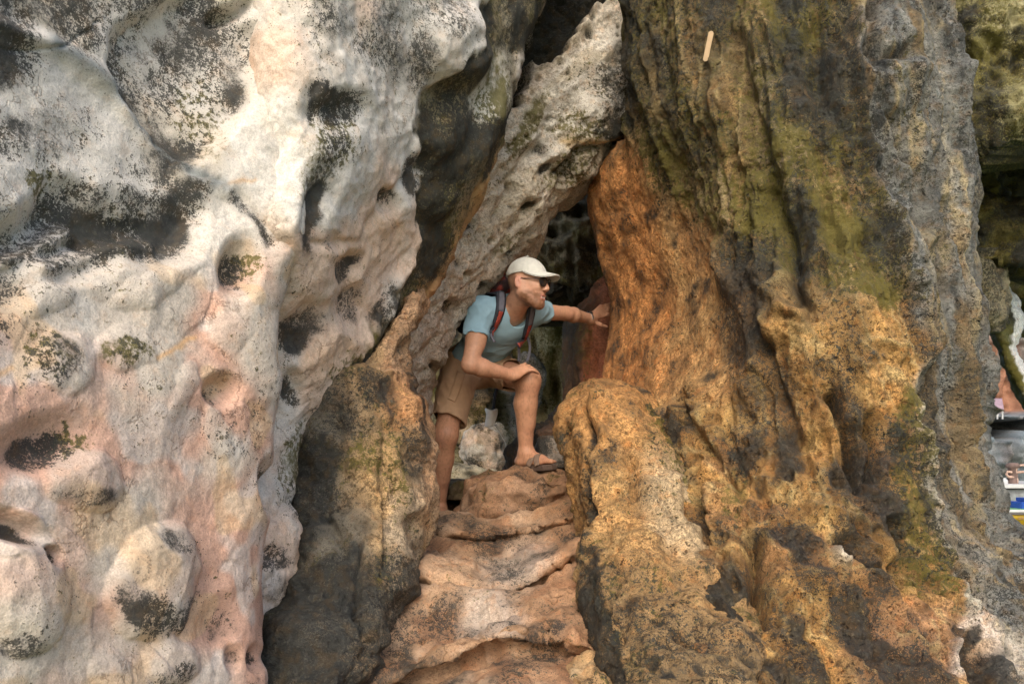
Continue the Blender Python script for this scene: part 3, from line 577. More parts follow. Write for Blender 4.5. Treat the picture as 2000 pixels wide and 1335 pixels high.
Pi.paint(gr * .92, GREY); Pi.paint(gr * sstep(.0, .4, st2) * .75, (0.34, 0.34, 0.31)); Pi.paint(gr * sstep(.25, .5, fbm(Pf * np.array([9, 9, 1.8], f4), 3, seed=70)) * .8, (0.19, 0.125, 0.05))
Pi.paint(gr * sstep(900, 1150, y) * sstep(1960, 1850, x - 0.1 * (y - 1100)) * .6, (0.44, 0.36, 0.25))
Pi.paint(sstep(.45, .85, fl3) * (1 - face) * .6, (0.48, 0.36, 0.16)); Pi.paint(sstep(-.2, -.6, fl3) * (1 - face) * .5, (0.10, 0.075, 0.03))
Pi.paint(.9 * line(wx, wy, [(1786, 700), (1777, 800), (1790, 940), (1808, 1060), (1845, 1150), (1890, 1215)], 8), (0.50, 0.46, 0.36))
Pi.paint(.9 * line(wx, wy, [(1890, 1212), (1855, 1265), (1848, 1335)], 9) + .9 * line(wx, wy, [(1890, 1212), (1940, 1262), (1975, 1335)], 16), (0.60, 0.50, 0.40)); Pi.paint(.7 * ell(wx, wy, 1975, 1290, 40, 50), (0.56, 0.48, 0.38))
Pi.paint(.9 * ring, (0.62, 0.54, 0.42)); Pi.paint(.9 * ell(x, y, 1655, 243, 15, 8, 20), (0.50, 0.42, 0.16))
for pts, w, h in GRO: Pi.paint(.5 * line(wx, wy, pts, w * .9), BROWN)
Pi.ndark((0.28 + 0.62 * fbm(Pf * np.array([9, 9, 2.2], f4), 4, seed=71)) * (1 - .95 * face) * (1 - .35 * gr))
Pi.ndark((.26 + .40 * st2) * gr); Pi.dark += .06 * sstep(560, 300, y) * (1 - face) * (1 - .6 * gr)
Pi.ndark(face * (0.12 + .42 * fbm(P * 13, 3, seed=72)))
for m, s_ in [(poly(wx, wy, [(1440, 440), (1510, 460), (1520, 700), (1440, 760), (1400, 640)], 30), .60), (poly(wx, wy, [(1180, 1080), (1330, 1050), (1480, 1080), (1480, 1400), (1200, 1400)], 30), .36), (ell(wx, wy, 1430, 1180, 60, 90), .7), (ell(wx, wy, 1560, 470, 30, 120), .6),
              (poly(wx, wy, [(1290, 60), (1420, 40), (1450, 300), (1330, 330), (1270, 200)], 50), .38), (ell(wx, wy, 1500, 800, 60, 120, 0), .45), (ell(wx, wy, 1640, 720, 70, 30), .4), (ell(wx, wy, 1895, 1270, 18, 40), .9), (poly(wx, wy, [(1860, 1290), (1900, 1250), (1940, 1335), (1870, 1340)], 10), .55), (ell(wx, wy, 1775, 1305, 10, 10), .8)]:
    Pi.ndark(m * s_)
Pi.nmoss((0.60 + 0.45 * fbm(Pf * np.array([7, 7, 2.5], f4), 3, seed=73)) * sstep(640, 420, y) * (1 - face) * (1 - .8 * gr))
for m, s_ in [(poly(wx, wy, [(1620, 390), (1730, 420), (1772, 590), (1700, 630), (1590, 560)], 24), .72), (poly(wx, wy, [(1735, 760), (1780, 760), (1800, 1000), (1840, 1180), (1770, 1170), (1740, 1000)], 16), .60), (ell(wx, wy, 1360, 280, 110, 80), .5), (ell(wx, wy, 1820, 580, 20, 100), .5), (ell(wx, wy, 1440, 950, 30, 80), .4), (ell(wx, wy, 1380, 1200, 30, 80), .4)]:
    Pi.nmoss(m * s_)
Pi.finish("rock_pillar", M_flow, "huge fluted flowstone pillar, orange face turning mossy and grey, with the hiker's hand on it", "rock")

# ---------------------------------------------------------------- tan lobe swelling from the foot of the great pillar
L_rows = [(752, 1172, 1190), (757, 1156, 1225), (768, 1140, 1256), (790, 1120, 1290), (812, 1108, 1310), (840, 1104, 1325), (880, 1112, 1345), (950, 1125, 1385), (1030, 1136, 1420), (1120, 1142, 1450), (1200, 1160, 1470), (1300, 1184, 1485), (1335, 1190, 1490), (1640, 1230, 1500)]
Lo = blob(L_rows, 3.25, 0.50, dy=3.2, dx=3.0, pw=0.8, Yrows=[(738, 3.55), (850, 3.3), (1000, 3.02), (1150, 2.66), (1335, 2.24), (1640, 1.8)])
x, y, wx, wy, P = Lo.x, Lo.y, Lo.wx, Lo.wy, Lo.P
hon = sstep(990, 1260, y - 0.25 * (x - 1250))
Lo.disp += 0.05 * fbm(P * np.array([5, 5, 2.6], f4), 3, seed=81) + 0.018 * ridged(P * np.array([10, 10, 4], f4), 2, seed=82) + 0.010 * fbm(P * 20, 3, seed=83) + 0.005 * fbm(P * 50, 2, seed=84)
f6, id6 = worley(P * np.array([20, 20, 15], f4), 9); Lo.disp -= hon * 0.030 * (id6 > .25) * sstep(.5, .12, f6)
Lo.disp -= 0.05 * line(wx, wy, [(1135, 800), (1152, 850), (1150, 950), (1148, 1030)], 6) + 0.04 * line(wx, wy, [(1225, 860), (1240, 900), (1235, 960)], 9); Lo.disp += 0.04 * line(x, y, [(1170, 770), (1160, 810), (1180, 850)], 10)
Lo.base((0.41, 0.225, 0.080)); Lo.paint(sstep(-.1, .4, fbm(P * 6, 3, seed=85)) * .7, (0.46, 0.285, 0.115)); Lo.paint(sstep(.1, .5, fbm(P * 9, 3, seed=86)) * .7, (0.36, 0.21, 0.085))
Lo.paint(.7 * sstep(900, 780, wy), (0.47, 0.235, 0.08)); Lo.paint(.7 * ell(wx, wy, 1330, 990, 60, 110, -20), (0.52, 0.40, 0.24)); Lo.paint(hon * .5, (0.45, 0.31, 0.15))
Lo.ndark(0.10 + 0.46 * fbm(P * 12, 3, seed=87)); Lo.ndark(hon * (0.40 + 0.5 * sstep(.45, .1, f6))); Lo.ndark(.75 * line(wx, wy, [(1140, 800), (1150, 880), (1146, 1000), (1160, 1120), (1190, 1300)], 7)); Lo.ndark(.8 * poly(wx, wy, [(1140, 1090), (1180, 1100), (1215, 1340), (1180, 1400), (1150, 1200)], 12))
Lo.nmoss(.65 * line(wx, wy, [(1290, 780), (1320, 850), (1345, 930), (1385, 1010)], 14)); Lo.nmoss(.6 * line(wx, wy, [(1160, 1110), (1190, 1220), (1205, 1340)], 14)); Lo.nmoss(.3 + .35 * fbm(P * 7, 2, seed=88) - .3 * (1 - hon))
Lo.finish("rock_lobe", M_flow, "rounded tan rock lobe with honeycombed foot bulging beside the steps", "rock")
# ---------------------------------------------------------------- steps and cave floor
cols = [430, 600, 700, 780, 850, 900, 945, 1000, 1050, 1100, 1140, 1200, 1320, 1500]
def cc(*v): return np.interp(cols, [600, 700, 780, 870, 945, 1000, 1060, 1100, 1140, 1200, 1350], v)
lip1 = cc(1400, 1360, 1322, 1285, 1256, 1240, 1244, 1252, 1262, 1285, 1310)
lip2 = cc(1120, 1110, 1108, 1138, 1152, 1148, 1122, 1092, 1078, 1070, 1060)
lip3 = cc(1030, 1025, 1018, 1042, 1050, 1046, 1034, 1018, 1004, 995, 985)
top3 = cc(1000, 998, 994, 992, 1002, 995, 985, 975, 966, 960, 950)
knots = []      # each: (photo row per column, distance per column)
def kn(rows, Y): knots.append((np.broadcast_to(rows, (len(cols),)).astype(float), np.broadcast_to(Y, (len(cols),)).astype(float)))
kn(2300, 0.70); kn(1700, 1.33); kn(1420, 1.88); kn(lip1 + 60, 2.12 + 0 * lip1); kn(lip1 + 24, 2.31); kn(lip1 + 15, 2.38); kn(lip1 + 8, 2.30); kn(lip1 - 2, 2.27); kn(lip1 - 20, 2.30)
kn(lip1 * .5 + lip2 * .5, 2.52); kn(lip2 + 18, 2.72); kn(lip2 + 12, 2.80); kn(lip2 + 5, 2.74); kn(lip2 - 4, 2.70); kn(lip2 - 20, 2.74); kn(lip2 * .5 + lip3 * .5 + 4, 2.96); kn(lip3 + 12, 3.16); kn(lip3 + 7, 3.24); kn(lip3 - 2, 3.16); kn(lip3 - 12, 3.19)
kn(top3 + 8, 3.36); kn(top3, 3.46); kn(top3 + 1, 3.56)
kw = [((np.broadcast_to(r, (len(cols),))), d) for r, d in knots]
# to world
KX = np.array([[(c - CX) / F * d[i] for i, c in enumerate(cols)] for r, d in knots]); KY = np.array([d for r, d in knots]); KZ = np.array([CAMZ + (YH - r) / F * d for r, d in knots])
def extra(Yv, zv):
    global KX, KY, KZ
    z = np.array([np.interp(c, [430, 800, 900, 1000, 1100, 1500], zv) for c in cols])
    KX = np.vstack([KX, [(c - CX) / F * Yv for c in cols]]); KY = np.vstack([KY, np.full(len(cols), Yv)]); KZ = np.vstack([KZ, z])
extra(3.72, [.62, .60, .60, .66, .75, .8]); extra(4.0, [.60, .57, .57, .68, .80, .85]); extra(4.3, [.60, .585, .58, .68, .80, .85]); extra(4.8, [.62, .62, .62, .72, .80, .85]); extra(5.3, [.66, .68, .70, .72, .75, .8]); extra(6.2, [.66, .68, .68, .70, .7, .7]); extra(8.0, [.60, .60, .62, .66, .7, .7]); extra(10.0, [.55, .55, .55, .6, .6, .6]); extra(13.0, [-2] * 6)
# dense resampling along the path
seg = np.r_[0, np.cumsum(np.maximum(np.sqrt(np.diff(KY.mean(1)) ** 2 + np.diff(KZ.mean(1)) ** 2) / np.maximum(KY.mean(1)[:-1], .8), 0.006))]
tt = np.linspace(0, seg[-1], 420); xs = np.linspace(430, 1500, 330)
def res(K):
    A_ = np.stack([np.interp(tt, seg, K[:, j]) for j in range(len(cols))], 1)
    return np.stack([np.interp(xs, cols, A_[i]) for i in range(len(tt))], 0)
GX, GY, GZ = res(KX), res(KY), res(KZ)
def sm(a, k=2):
    for _ in range(k):
        a = np.pad(a, 1, mode='edge'); a = (a[:-2, 1:-1] + a[2:, 1:-1] + a[1:-1, :-2] + a[1:-1, 2:] + 2 * a[1:-1, 1:-1]) / 6
    return a
GX, GY, GZ = sm(GX, 1), sm(GY, 1), sm(GZ, 1)
G = np.stack([GX, GY, GZ], -1); nrm = -grid_normals(G, False)
P = G.reshape(-1, 3).astype(f4); N_ = nrm.reshape(-1, 3).astype(f4); N_ *= np.sign(N_[:, 2:3].mean() + 1e-9)
x, y = proj(P); wob = fbm(P * 5, 3, seed=91)
dis = 0.045 * fbm(P * 3.5, 3, seed=92) + 0.020 * ridged(P * np.array([5, 9, 6], f4), 3, seed=93) + 0.012 * fbm(P * 17, 3, seed=94) + 0.005 * fbm(P * 50, 2, seed=95)
f7, id7 = worley(P * np.array([5, 6, 6], f4), 4); dis += 0.05 * np.clip(.5 - f7, -.2, .5) * (id7 - .2) * sstep(2.35, 2.7, P[:, 1])
hh = fbm(P * np.array([2.6, 3.4, 3], f4), 4, seed=102) * 4.0; ter = np.floor(hh) + sstep(.72, 1.0, hh - np.floor(hh)); dis = dis * .75 + 0.014 * ter
dis *= np.where(P[:, 1] < 2.25, 0.55, 1.0)
P2 = P + N_ * dis[:, None]
P2[:, 2] -= 0.5 * sstep(1190, 1300, x) * (P[:, 1] < 3.2)
P2[:, 1] += 0.06 * fbm(P * np.array([4, 1, 1], f4), 3, seed=96)
me = build_mesh("cave_floor", P2, grid_quads(420, 330)[:, ::-1])
col = np.tile(np.array((0.39, 0.235, 0.13), f4), (len(P), 1))
def pt(m, c):
    global col
    m = np.clip(m, 0, 1)[:, None]; col = col * (1 - m) + np.array(c, f4) * m
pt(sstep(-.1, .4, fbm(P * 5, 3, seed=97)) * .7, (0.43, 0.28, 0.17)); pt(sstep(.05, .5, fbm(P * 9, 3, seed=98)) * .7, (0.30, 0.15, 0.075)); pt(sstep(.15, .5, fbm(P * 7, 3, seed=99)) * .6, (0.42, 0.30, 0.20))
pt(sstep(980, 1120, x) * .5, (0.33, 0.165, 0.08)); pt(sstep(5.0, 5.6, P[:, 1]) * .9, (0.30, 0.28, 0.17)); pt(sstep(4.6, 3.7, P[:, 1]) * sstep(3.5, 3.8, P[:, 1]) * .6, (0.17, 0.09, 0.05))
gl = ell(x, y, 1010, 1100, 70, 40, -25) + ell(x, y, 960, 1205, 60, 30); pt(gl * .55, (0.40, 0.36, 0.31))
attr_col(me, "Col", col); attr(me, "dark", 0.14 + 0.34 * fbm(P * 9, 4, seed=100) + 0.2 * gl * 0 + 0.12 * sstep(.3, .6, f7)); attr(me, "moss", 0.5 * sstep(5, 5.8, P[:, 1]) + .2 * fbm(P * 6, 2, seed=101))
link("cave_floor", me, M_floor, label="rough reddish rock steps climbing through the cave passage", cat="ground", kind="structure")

def rock(name, label, rows, Y, thick, base, dark=0.2, moss=0.1, seed=0, disp=(0.05, 0.02, 0.01), mat=None, dy=4, dx=4, pw=0.8, Yrows=None, tint=None, vert=1.0, pits=0, kind=None, cat="rock", post=None, group=None):
    R = blob(rows, Y, thick, dy, dx, pw=pw, Yrows=Yrows); sc = np.array([1, 1, vert], f4); q = max(1.0, 4.0 / max(Y, .5)) if Y < 12 else 0.25
    R.disp += disp[0] * fbm(R.P * sc * 4 * q, 3, seed=seed) + disp[1] * ridged(R.P * sc * 9 * q, 3, seed=seed + 1) + disp[2] * fbm(R.P * 22 * q, 3, seed=seed + 2)
    if pits:
        f, i_ = worley(R.P * np.array([13, 13, 9], f4), int(seed)); R.disp -= pits * (i_ > .3) * sstep(.48, .12, f)
    R.base(base)
    if tint: R.paint(sstep(-.1, .4, fbm(R.P * sc * 6 * q, 3, seed=seed + 3)) * .75, tint)
    R.ndark(dark + .4 * fbm(R.P * sc * 8 * q, 4, seed=seed + 4)); R.nmoss(moss + .4 * fbm(R.P * sc * 6 * q, 3, seed=seed + 5))
    if post: post(R)
    return R.finish(name, mat or M_floor, label, cat, kind, group)

# rocks of the passage around the man's feet
rock("step_rock", "large reddish brown rock under the hiker's raised foot", [(928, 1040, 1068), (931, 1005, 1100), (935, 975, 1124), (941, 955, 1150), (946, 935, 1160), (960, 915, 1165), (980, 900, 1170), (1000, 885, 1175), (1060, 880, 1180)], 4.08, 0.42, (0.35, 0.195, 0.105), .16, .0, 111, (0.05, .035, .012), tint=(0.42, 0.26, 0.16), dy=3, dx=3)
rock("rock", "small grey rock behind the sandalled toes", [(856, 1066, 1084), (864, 1058, 1104), (876, 1050, 1120), (892, 1046, 1130), (915, 1046, 1140)], 4.42, 0.14, (0.30, 0.25, 0.20), .35, .0, 121, (.03, .02, .012), tint=(0.20, 0.12, 0.07), dy=3, dx=3)
rock("rock", "dark brown sloping rock behind the raised heel", [(792, 1090, 1130), (810, 1078, 1150), (830, 1064, 1160), (848, 1040, 1165), (866, 1012, 1170), (890, 994, 1175), (930, 985, 1180)], 4.75, 0.25, (0.13, 0.075, 0.045), .45, .0, 131, (.05, .03, .015), tint=(0.22, 0.12, 0.07), dy=3, dx=3)
rock("ledge_rock", "flat dark ledge rock behind the standing leg", [(940, 860, 1010), (946, 845, 1020), (958, 840, 1030), (975, 836, 1030)], 4.85, 0.3, (0.19, 0.13, 0.07), .4, .2, 141, (.03, .02, .01), dy=3, dx=3)
rock("rock", "ochre lump lying in the corner at the foot of the steps", [(1282, 1165, 1190), (1292, 1140, 1215), (1310, 1118, 1230), (1335, 1105, 1240), (1420, 1090, 1250)], 2.25, 0.22, (0.45, 0.28, 0.13), .18, .1, 151, (.04, .02, .01), tint=(0.50, 0.36, 0.20), dy=3, dx=3)

# red column behind the hand
def red(R):
    R.paint(sstep(-18, 18, R.wx - pl([(540, 1175), (600, 1150), (700, 1138), (800, 1130), (900, 1100)], R.y)), (0.36, 0.125, 0.06)); R.paint(.5 * ell(R.wx, R.wy, 1165, 640, 24, 40), (0.42, 0.16, 0.08))
rock("rock_column", "dark red rock column behind the outstretched hand", [(548, 1180, 1215), (560, 1172, 1230), (585, 1152, 1250), (610, 1128, 1260), (632, 1104, 1265), (660, 1097, 1270), (720, 1095, 1275), (800, 1096, 1275), (830, 1086, 1275), (860, 1060, 1275), (930, 1030, 1275)], 5.1, 0.38, (0.085, 0.045, 0.022), .22, .0, 161, (.07, .03, .01), tint=(0.13, 0.065, 0.03), dy=3.2, dx=3.2, vert=.35, post=red)

# rocks in daylight at the back of the passage
rock("hanging_drapery", "green-stained stone drapery hanging behind the shoulder strap", [(540, 985, 1190), (600, 990, 1180), (640, 1000, 1160), (700, 1020, 1122), (760, 1030, 1135), (800, 1040, 1130), (840, 1055, 1120), (870, 1068, 1105)], 7.8, 0.40, (0.36, 0.29, 0.15), .2, .38, 171, (.10, .09, .02), tint=(0.42, 0.40, 0.28), vert=.18, dy=3.4, dx=3.4, mat=M_pit)
rock("rock_column", "pale grey-green column standing behind the raised shin", [(560, 930, 1010), (640, 945, 1008), (740, 950, 1004), (800, 956, 1004), (860, 952, 1004), (900, 950, 1010), (960, 930, 1020)], 8.9, 0.4, (0.50, 0.41, 0.32), .22, .36, 181, (.08, .05, .02), tint=(0.33, 0.31, 0.18), vert=.3, dy=3.4, dx=3.4, mat=M_pit)
rock("rock", "mossy ochre knob of rock between the hiker's thighs", [(560, 870, 960), (700, 880, 968), (760, 896, 962), (800, 905, 958), (830, 900, 955), (852, 898, 948), (872, 905, 935)], 8.1, 0.4, (0.40, 0.28, 0.16), .42, .42, 191, (.09, .05, .02), tint=(0.42, 0.36, 0.24), dy=3.4, dx=3.4, mat=M_pit)
rock("boulder", "pale pinkish pitted boulder seen between the hiker's legs", [(826, 942, 958), (834, 925, 975), (846, 912, 984), (866, 904, 992), (890, 908, 996), (912, 918, 994), (930, 926, 986), (944, 940, 970), (950, 946, 962)], 7.3, 0.28, (0.54, 0.40, 0.29), .20, .1, 201, (.06, .03, .015), tint=(0.46, 0.43, 0.36), pits=.03, dy=3, dx=3, mat=M_pit)
rock("rock", "shadowed green rock behind the standing knee", [(500, 780, 880), (640, 800, 885), (740, 820, 890), (800, 830, 905), (860, 835, 912), (920, 838, 915), (965, 835, 935)], 8.5, 0.3, (0.30, 0.25, 0.14), .35, .4, 211, (.06, .04, .02), dy=3.4, dx=3.4, mat=M_pit)
rock("rock", "low pale mossy rock on the ground beyond the standing leg", [(908, 880, 960), (918, 860, 985), (935, 845, 1000), (965, 840, 1010)], 7.2, 0.4, (0.44, 0.38, 0.26), .15, .3, 221, (.05, .03, .015), dy=3, dx=3, mat=M_pit)
rock("rock", "grey rock knob beside the raised knee in the background", [(690, 1020, 1035), (706, 1012, 1052), (725, 1010, 1064), (750, 1012, 1062), (775, 1018, 1052), (800, 1024, 1048)], 7.3, 0.18, (0.42, 0.36, 0.30), .4, .25, 231, (.04, .02, .01), dy=3, dx=3, mat=M_pit)
rock("rock", "pale sunlit rocks beyond the raised shin", [(800, 1015, 1075), (830, 1000, 1090), (870, 990, 1100), (920, 980, 1110)], 9.3, 0.4, (0.55, 0.47, 0.38), .15, .25, 241, (.07, .04, .02), dy=3.4, dx=3.4, mat=M_pit)

rock("rock", "broad pale rock face closing the back of the passage left of the column", [(430, 560, 960), (600, 560, 985), (760, 560, 985), (900, 560, 990), (975, 560, 1000)], 10.2, 0.5, (0.46, 0.43, 0.34), .2, .3, 246, (.14, .08, .03), tint=(0.36, 0.33, 0.2), dy=5, dx=5, mat=M_pit)

# dark back wall and roof of the chamber
def backw(R):
    f, i_ = worley(R.P * np.array([12, 12, 6], f4), 13); R.disp -= .08 * (i_ > .3) * sstep(.5, .12, f)
    f, i_ = worley(R.P * np.array([26, 26, 14], f4), 14); R.disp -= .03 * (i_ > .3) * sstep(.5, .12, f)
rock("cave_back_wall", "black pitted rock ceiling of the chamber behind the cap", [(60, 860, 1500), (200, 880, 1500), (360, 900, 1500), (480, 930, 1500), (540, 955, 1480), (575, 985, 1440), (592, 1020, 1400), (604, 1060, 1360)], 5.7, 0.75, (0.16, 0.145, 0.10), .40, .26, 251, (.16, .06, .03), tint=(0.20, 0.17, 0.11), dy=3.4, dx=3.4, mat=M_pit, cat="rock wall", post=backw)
rock("cave_back_wall", "wall deep in the hollow under the chamber ceiling, shade painted in as dark brown", [(380, 1000, 1560), (560, 1005, 1560), (600, 1010, 1560), (618, 1030, 1560), (626, 1050, 1540)], 6.7, 0.3, (0.06, 0.045, 0.03), .5, .1, 261, (.1, .05, .02), dy=6, dx=6, cat="rock wall")  # dark base colour stands in for the hollow's missing light

# unseen cave roof, added out of view to block overhead skylight
def slab_roof():
    n = 60; gx = np.linspace(-5, 5, n); gy = np.linspace(4.3, 6.3, n)
    X, Yg = np.meshgrid(gx, gy); Pz = np.stack([X, Yg, np.full_like(X, 3.95) + 0.10 * (X * 0)], -1).reshape(-1, 3)
    lowz = Pz.copy(); lowz[:, 2] += 0.25 * fbm(Pz * 1.2, 3, seed=271) - 0.18 * (Pz[:, 1] - 3) * (Pz[:, 1] > 3)
    lowz[:, 2] = np.maximum(lowz[:, 2], 2.9)
    up = Pz.copy(); up[:, 2] = 5.2 + .3 * fbm(Pz, 2, seed=272)
    Q = grid_quads(n, n); m = n * n
    idx = np.arange(m).reshape(n, n); ring_ = np.concatenate([idx[0, :-1], idx[:-1, -1], idx[-1, :0:-1], idx[:0:-1, 0]])
    S = np.stack([ring_, np.roll(ring_, -1), np.roll(ring_, -1) + m, ring_ + m], 1)
    V = np.vstack([lowz, up]); me = build_mesh("light_blocking_roof", V, np.vstack([Q[:, ::1], Q[:, ::-1] + m, S]))
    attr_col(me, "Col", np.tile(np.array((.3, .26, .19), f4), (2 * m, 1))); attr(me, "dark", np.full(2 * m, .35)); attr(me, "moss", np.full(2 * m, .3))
    link("light_blocking_roof", me, M_dark, label="unseen rough rock roof added over the cave passage to block skylight", cat="rock roof", kind="structure")
slab_roof()

# ---------------------------------------------------------------- right edge: green overhang, hanging rocks and the bay beyond
rock("overhang_rock", "green mossy rock overhang with a flat underside beside the grey pillar", [(-330, 1780, 2500), (0, 1800, 2500), (200, 1820, 2500), (262, 1830, 2500), (284, 1845, 2490), (294, 1870, 2470), (300, 1900, 2440)], 4.6, 0.6, (0.24, 0.215, 0.10), .34, .50, 281, (.12, .05, .02), tint=(0.34, 0.31, 0.18), dy=4, dx=4, mat=M_pit)
rock("overhang_rock", "dark olive rock wedge sloping under the flat overhang", [(296, 1840, 1910), (320, 1840, 1932), (350, 1840, 1944), (376, 1840, 1957), (392, 1840, 1962), (410, 1845, 1985), (440, 1850, 2030), (470, 1855, 2120), (500, 1860, 2130), (520, 1890, 2060), (530, 1920, 2000)], 5.2, 0.4, (0.15, 0.125, 0.045), .45, .50, 291, (.06, .04, .015), tint=(0.22, 0.18, 0.07), dy=3, dx=3, mat=M_pit)
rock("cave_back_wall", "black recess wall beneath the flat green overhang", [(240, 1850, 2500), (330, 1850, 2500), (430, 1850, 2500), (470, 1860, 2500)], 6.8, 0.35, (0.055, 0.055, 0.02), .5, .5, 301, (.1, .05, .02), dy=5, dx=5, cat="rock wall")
rock("stalactite", "grey-green hanging stone with blunt tip next to the fluted pillar", [(490, 1880, 1962), (530, 1890, 1958), (580, 1905, 1962), (610, 1915, 1960), (632, 1924, 1954), (646, 1932, 1950)], 5.0, 0.14, (0.24, 0.21, 0.13), .42, .35, 311, (.03, .03, .015), tint=(0.34, 0.30, 0.2), vert=.25, dy=3, dx=3, mat=M_pit, cat="stalactite")
def wedge(R): R.paint(sstep(0, 14, R.x - pl([(560, 1956), (590, 1974), (630, 1983), (660, 1972), (680, 1970), (710, 1984), (740, 1996), (780, 2010)], R.y) + 2), (0.74, 0.72, 0.68)); 
def backlit_edge(R):
    m = sstep(-3, 3, R.x + 2 * fbm(R.P * 30, 2, seed=5) - pl([(560, 1962), (588, 1974), (610, 1981), (640, 1982), (660, 1974), (682, 1970), (700, 1976), (720, 1986), (745, 1996), (800, 2016)], R.y))
    R.paint(m, (0.78, 0.76, 0.72)); R.dark *= (1 - m); R.moss *= (1 - m)  # white colour stands in for daylight along the rim
rock("hanging_rock", "dark mossy hanging rock limb above the bay, its backlit edge painted white", [(560, 1950, 1964), (575, 1942, 1976), (590, 1938, 1986), (615, 1936, 1991), (640, 1938, 1990), (660, 1942, 1982), (678, 1948, 1976), (700, 1956, 1984), (720, 1966, 1996), (745, 1978, 2006), (765, 1988, 2018), (790, 2002, 2040), (830, 2030, 2080)], 5.6, 0.22, (0.10, 0.10, 0.035), .35, .55, 321, (.02, .015, .01), dy=2.5, dx=2.5, mat=M_pit, post=backlit_edge)
rock("overhang_rock", "smooth olive tan rock face behind the hanging limb", [(470, 1940, 2300), (520, 1945, 2300), (560, 1958, 2300), (580, 1970, 2300), (594, 1982, 2300), (600, 1990, 2300), (632, 1990, 2300), (646, 1990, 2300), (655, 2000, 2280)], 8.0, 0.5, (0.20, 0.17, 0.07), .05, .28, 331, (.08, .04, .02), tint=(0.25, 0.16, 0.07), dy=3, dx=3, mat=M_pit)

# far cliff, jetty, boat, sea
def cliff():
    ys = np.arange(-150, 975, 4.0); xs_ = np.arange(1480, 2600, 4.0); X, Yp = np.meshgrid(xs_, ys)
    D = 46 + 5 * sstep(815, 800, Yp) - 0.010 * (X - 1950) - 3 * sstep(700, 400, Yp)
    Pq = np.stack([(X - CX) / F * D, D, CAMZ + (YH - Yp) / F * D], -1); p = Pq.reshape(-1, 3).astype(f4)
    xx, yy = X.ravel().astype(f4), Yp.ravel().astype(f4); wx_ = xx + 4 * fbm(p * .8, 3, seed=1); wy_ = yy + 4 * fbm(p * .8, 3, seed=2)
    hole = poly(wx_, wy_, [(1930, 815), (1980, 822), (2040, 818), (2030, 845), (1985, 840), (1968, 856), (1935, 856), (1900, 850)], 3)
    fl_ = ridged(p * np.array([.9, .9, .12], f4), 3, seed=341)
    p[:, 1] += -1.2 * fl_ - .8 * fbm(p * .6, 3, seed=342) + 4.0 * hole + .25 * fbm(p * 2.2, 2, seed=343)
    nb = len(p); back = p.copy(); back[:, 1] += 14
    R_, C_ = X.shape; Q = grid_quads(R_, C_); idx = np.arange(nb).reshape(R_, C_); ring_ = np.concatenate([idx[0, :-1], idx[:-1, -1], idx[-1, :0:-1], idx[:0:-1, 0]])
    S = np.stack([np.roll(ring_, -1), ring_, ring_ + nb, np.roll(ring_, -1) + nb], 1)
    me = build_mesh("cliff", np.vstack([p, back]), np.vstack([Q, Q[:, ::-1] + nb, S]))
    up = sstep(812, 800, wy_); c = np.tile(np.array((.17, .19, .20), f4), (nb, 1))
    def q(m, v):
        nonlocal c
        m = np.clip(m, 0, 1)[:, None]; c = c * (1 - m) + np.array(v, f4) * m
    n_ = fbm(p * np.array([1.2, 1.2, .35], f4), 4, seed=344)
    q(sstep(-.1, .4, n_) * .8, (.22, .205, .20)); q(sstep(.1, .5, fbm(p * 1.1, 3, seed=345)) * .7, (.11, .15, .175)); q(up * .95, (.27, .13, .075)); q(up * sstep(0, .4, n_) * .8, (.19, .18, .165)); q(hole * .9, (.05, .055, .06)); q(sstep(700, 620, yy) * .8, (.30, .29, .27))
    attr_col(me, "Col", np.vstack([c, c])); attr(me, "dark", np.tile(.12 + .3 * n_, 2)); attr(me, "moss", np.zeros(2 * nb))
    link("cliff", me, M_far, label="far orange and grey limestone cliff across the bay", cat="cliff", kind="structure")
cliff()

def water_material():
    m = bpy.data.materials.new("green_sea"); m.use_nodes = True; nt = m.node_tree; b = nt.nodes["Principled BSDF"]
    b.inputs["Base Color"].default_value = (0.12, 0.17, 0.06, 1); b.inputs["Roughness"].default_value = 0.18; b.inputs["Specular IOR Level"].default_value = 0.4
    tc = nd(nt, "ShaderNodeTexCoord"); n = nd(nt, "ShaderNodeTexNoise"); n.inputs["Scale"].default_value = 2.2; n.inputs["Detail"].default_value = 4
    bp = nd(nt, "ShaderNodeBump"); bp.inputs["Strength"].default_value = .5; bp.inputs["Distance"].default_value = .08
    nt.links.new(tc.outputs["Object"], n.inputs["Vector"]); nt.links.new(n.outputs[0], bp.inputs["Height"]); nt.links.new(bp.outputs[0], b.inputs["Normal"]); return m
me = build_mesh("sea", np.array([(-3000, -3000, -1.3), (3000, -3000, -1.3), (3000, 3000, -1.3), (-3000, 3000, -1.3)]), np.array([[0, 1, 2, 3]]))
link("sea", me, water_material(), label="calm green sea water beyond the pillar", cat="water", kind="structure")
# beach under the rocks
n = 90; gx = np.linspace(-45, 45, n); gy = np.linspace(-50, 13, n); X, Yg = np.meshgrid(gx, gy)
rr_ = np.maximum(0, Yg - 9.5) / 3.0 + np.maximum(0, X - 5.5) / 5.0 * (Yg > -30)
Z = 0.22 - 2.6 * sstep(0, 1, rr_) + 0.05 * fbm(np.stack([X, Yg, 0 * X], -1).reshape(-1, 3), 3, seed=351).reshape(X.shape)
me = build_mesh("beach", np.stack([X, Yg, Z], -1), grid_quads(n, n)[:, ::-1]); 
link("beach", me, simple_material("beach_sand", (0.42, 0.33, 0.23), .9, 30, .2, .4, 120), label="pale sand beach around the foot of the rocks", cat="beach", kind="structure")
# ================================================================== THE HIKER
def nz(v): v = np.asarray(v, float); return v / np.linalg.norm(v)

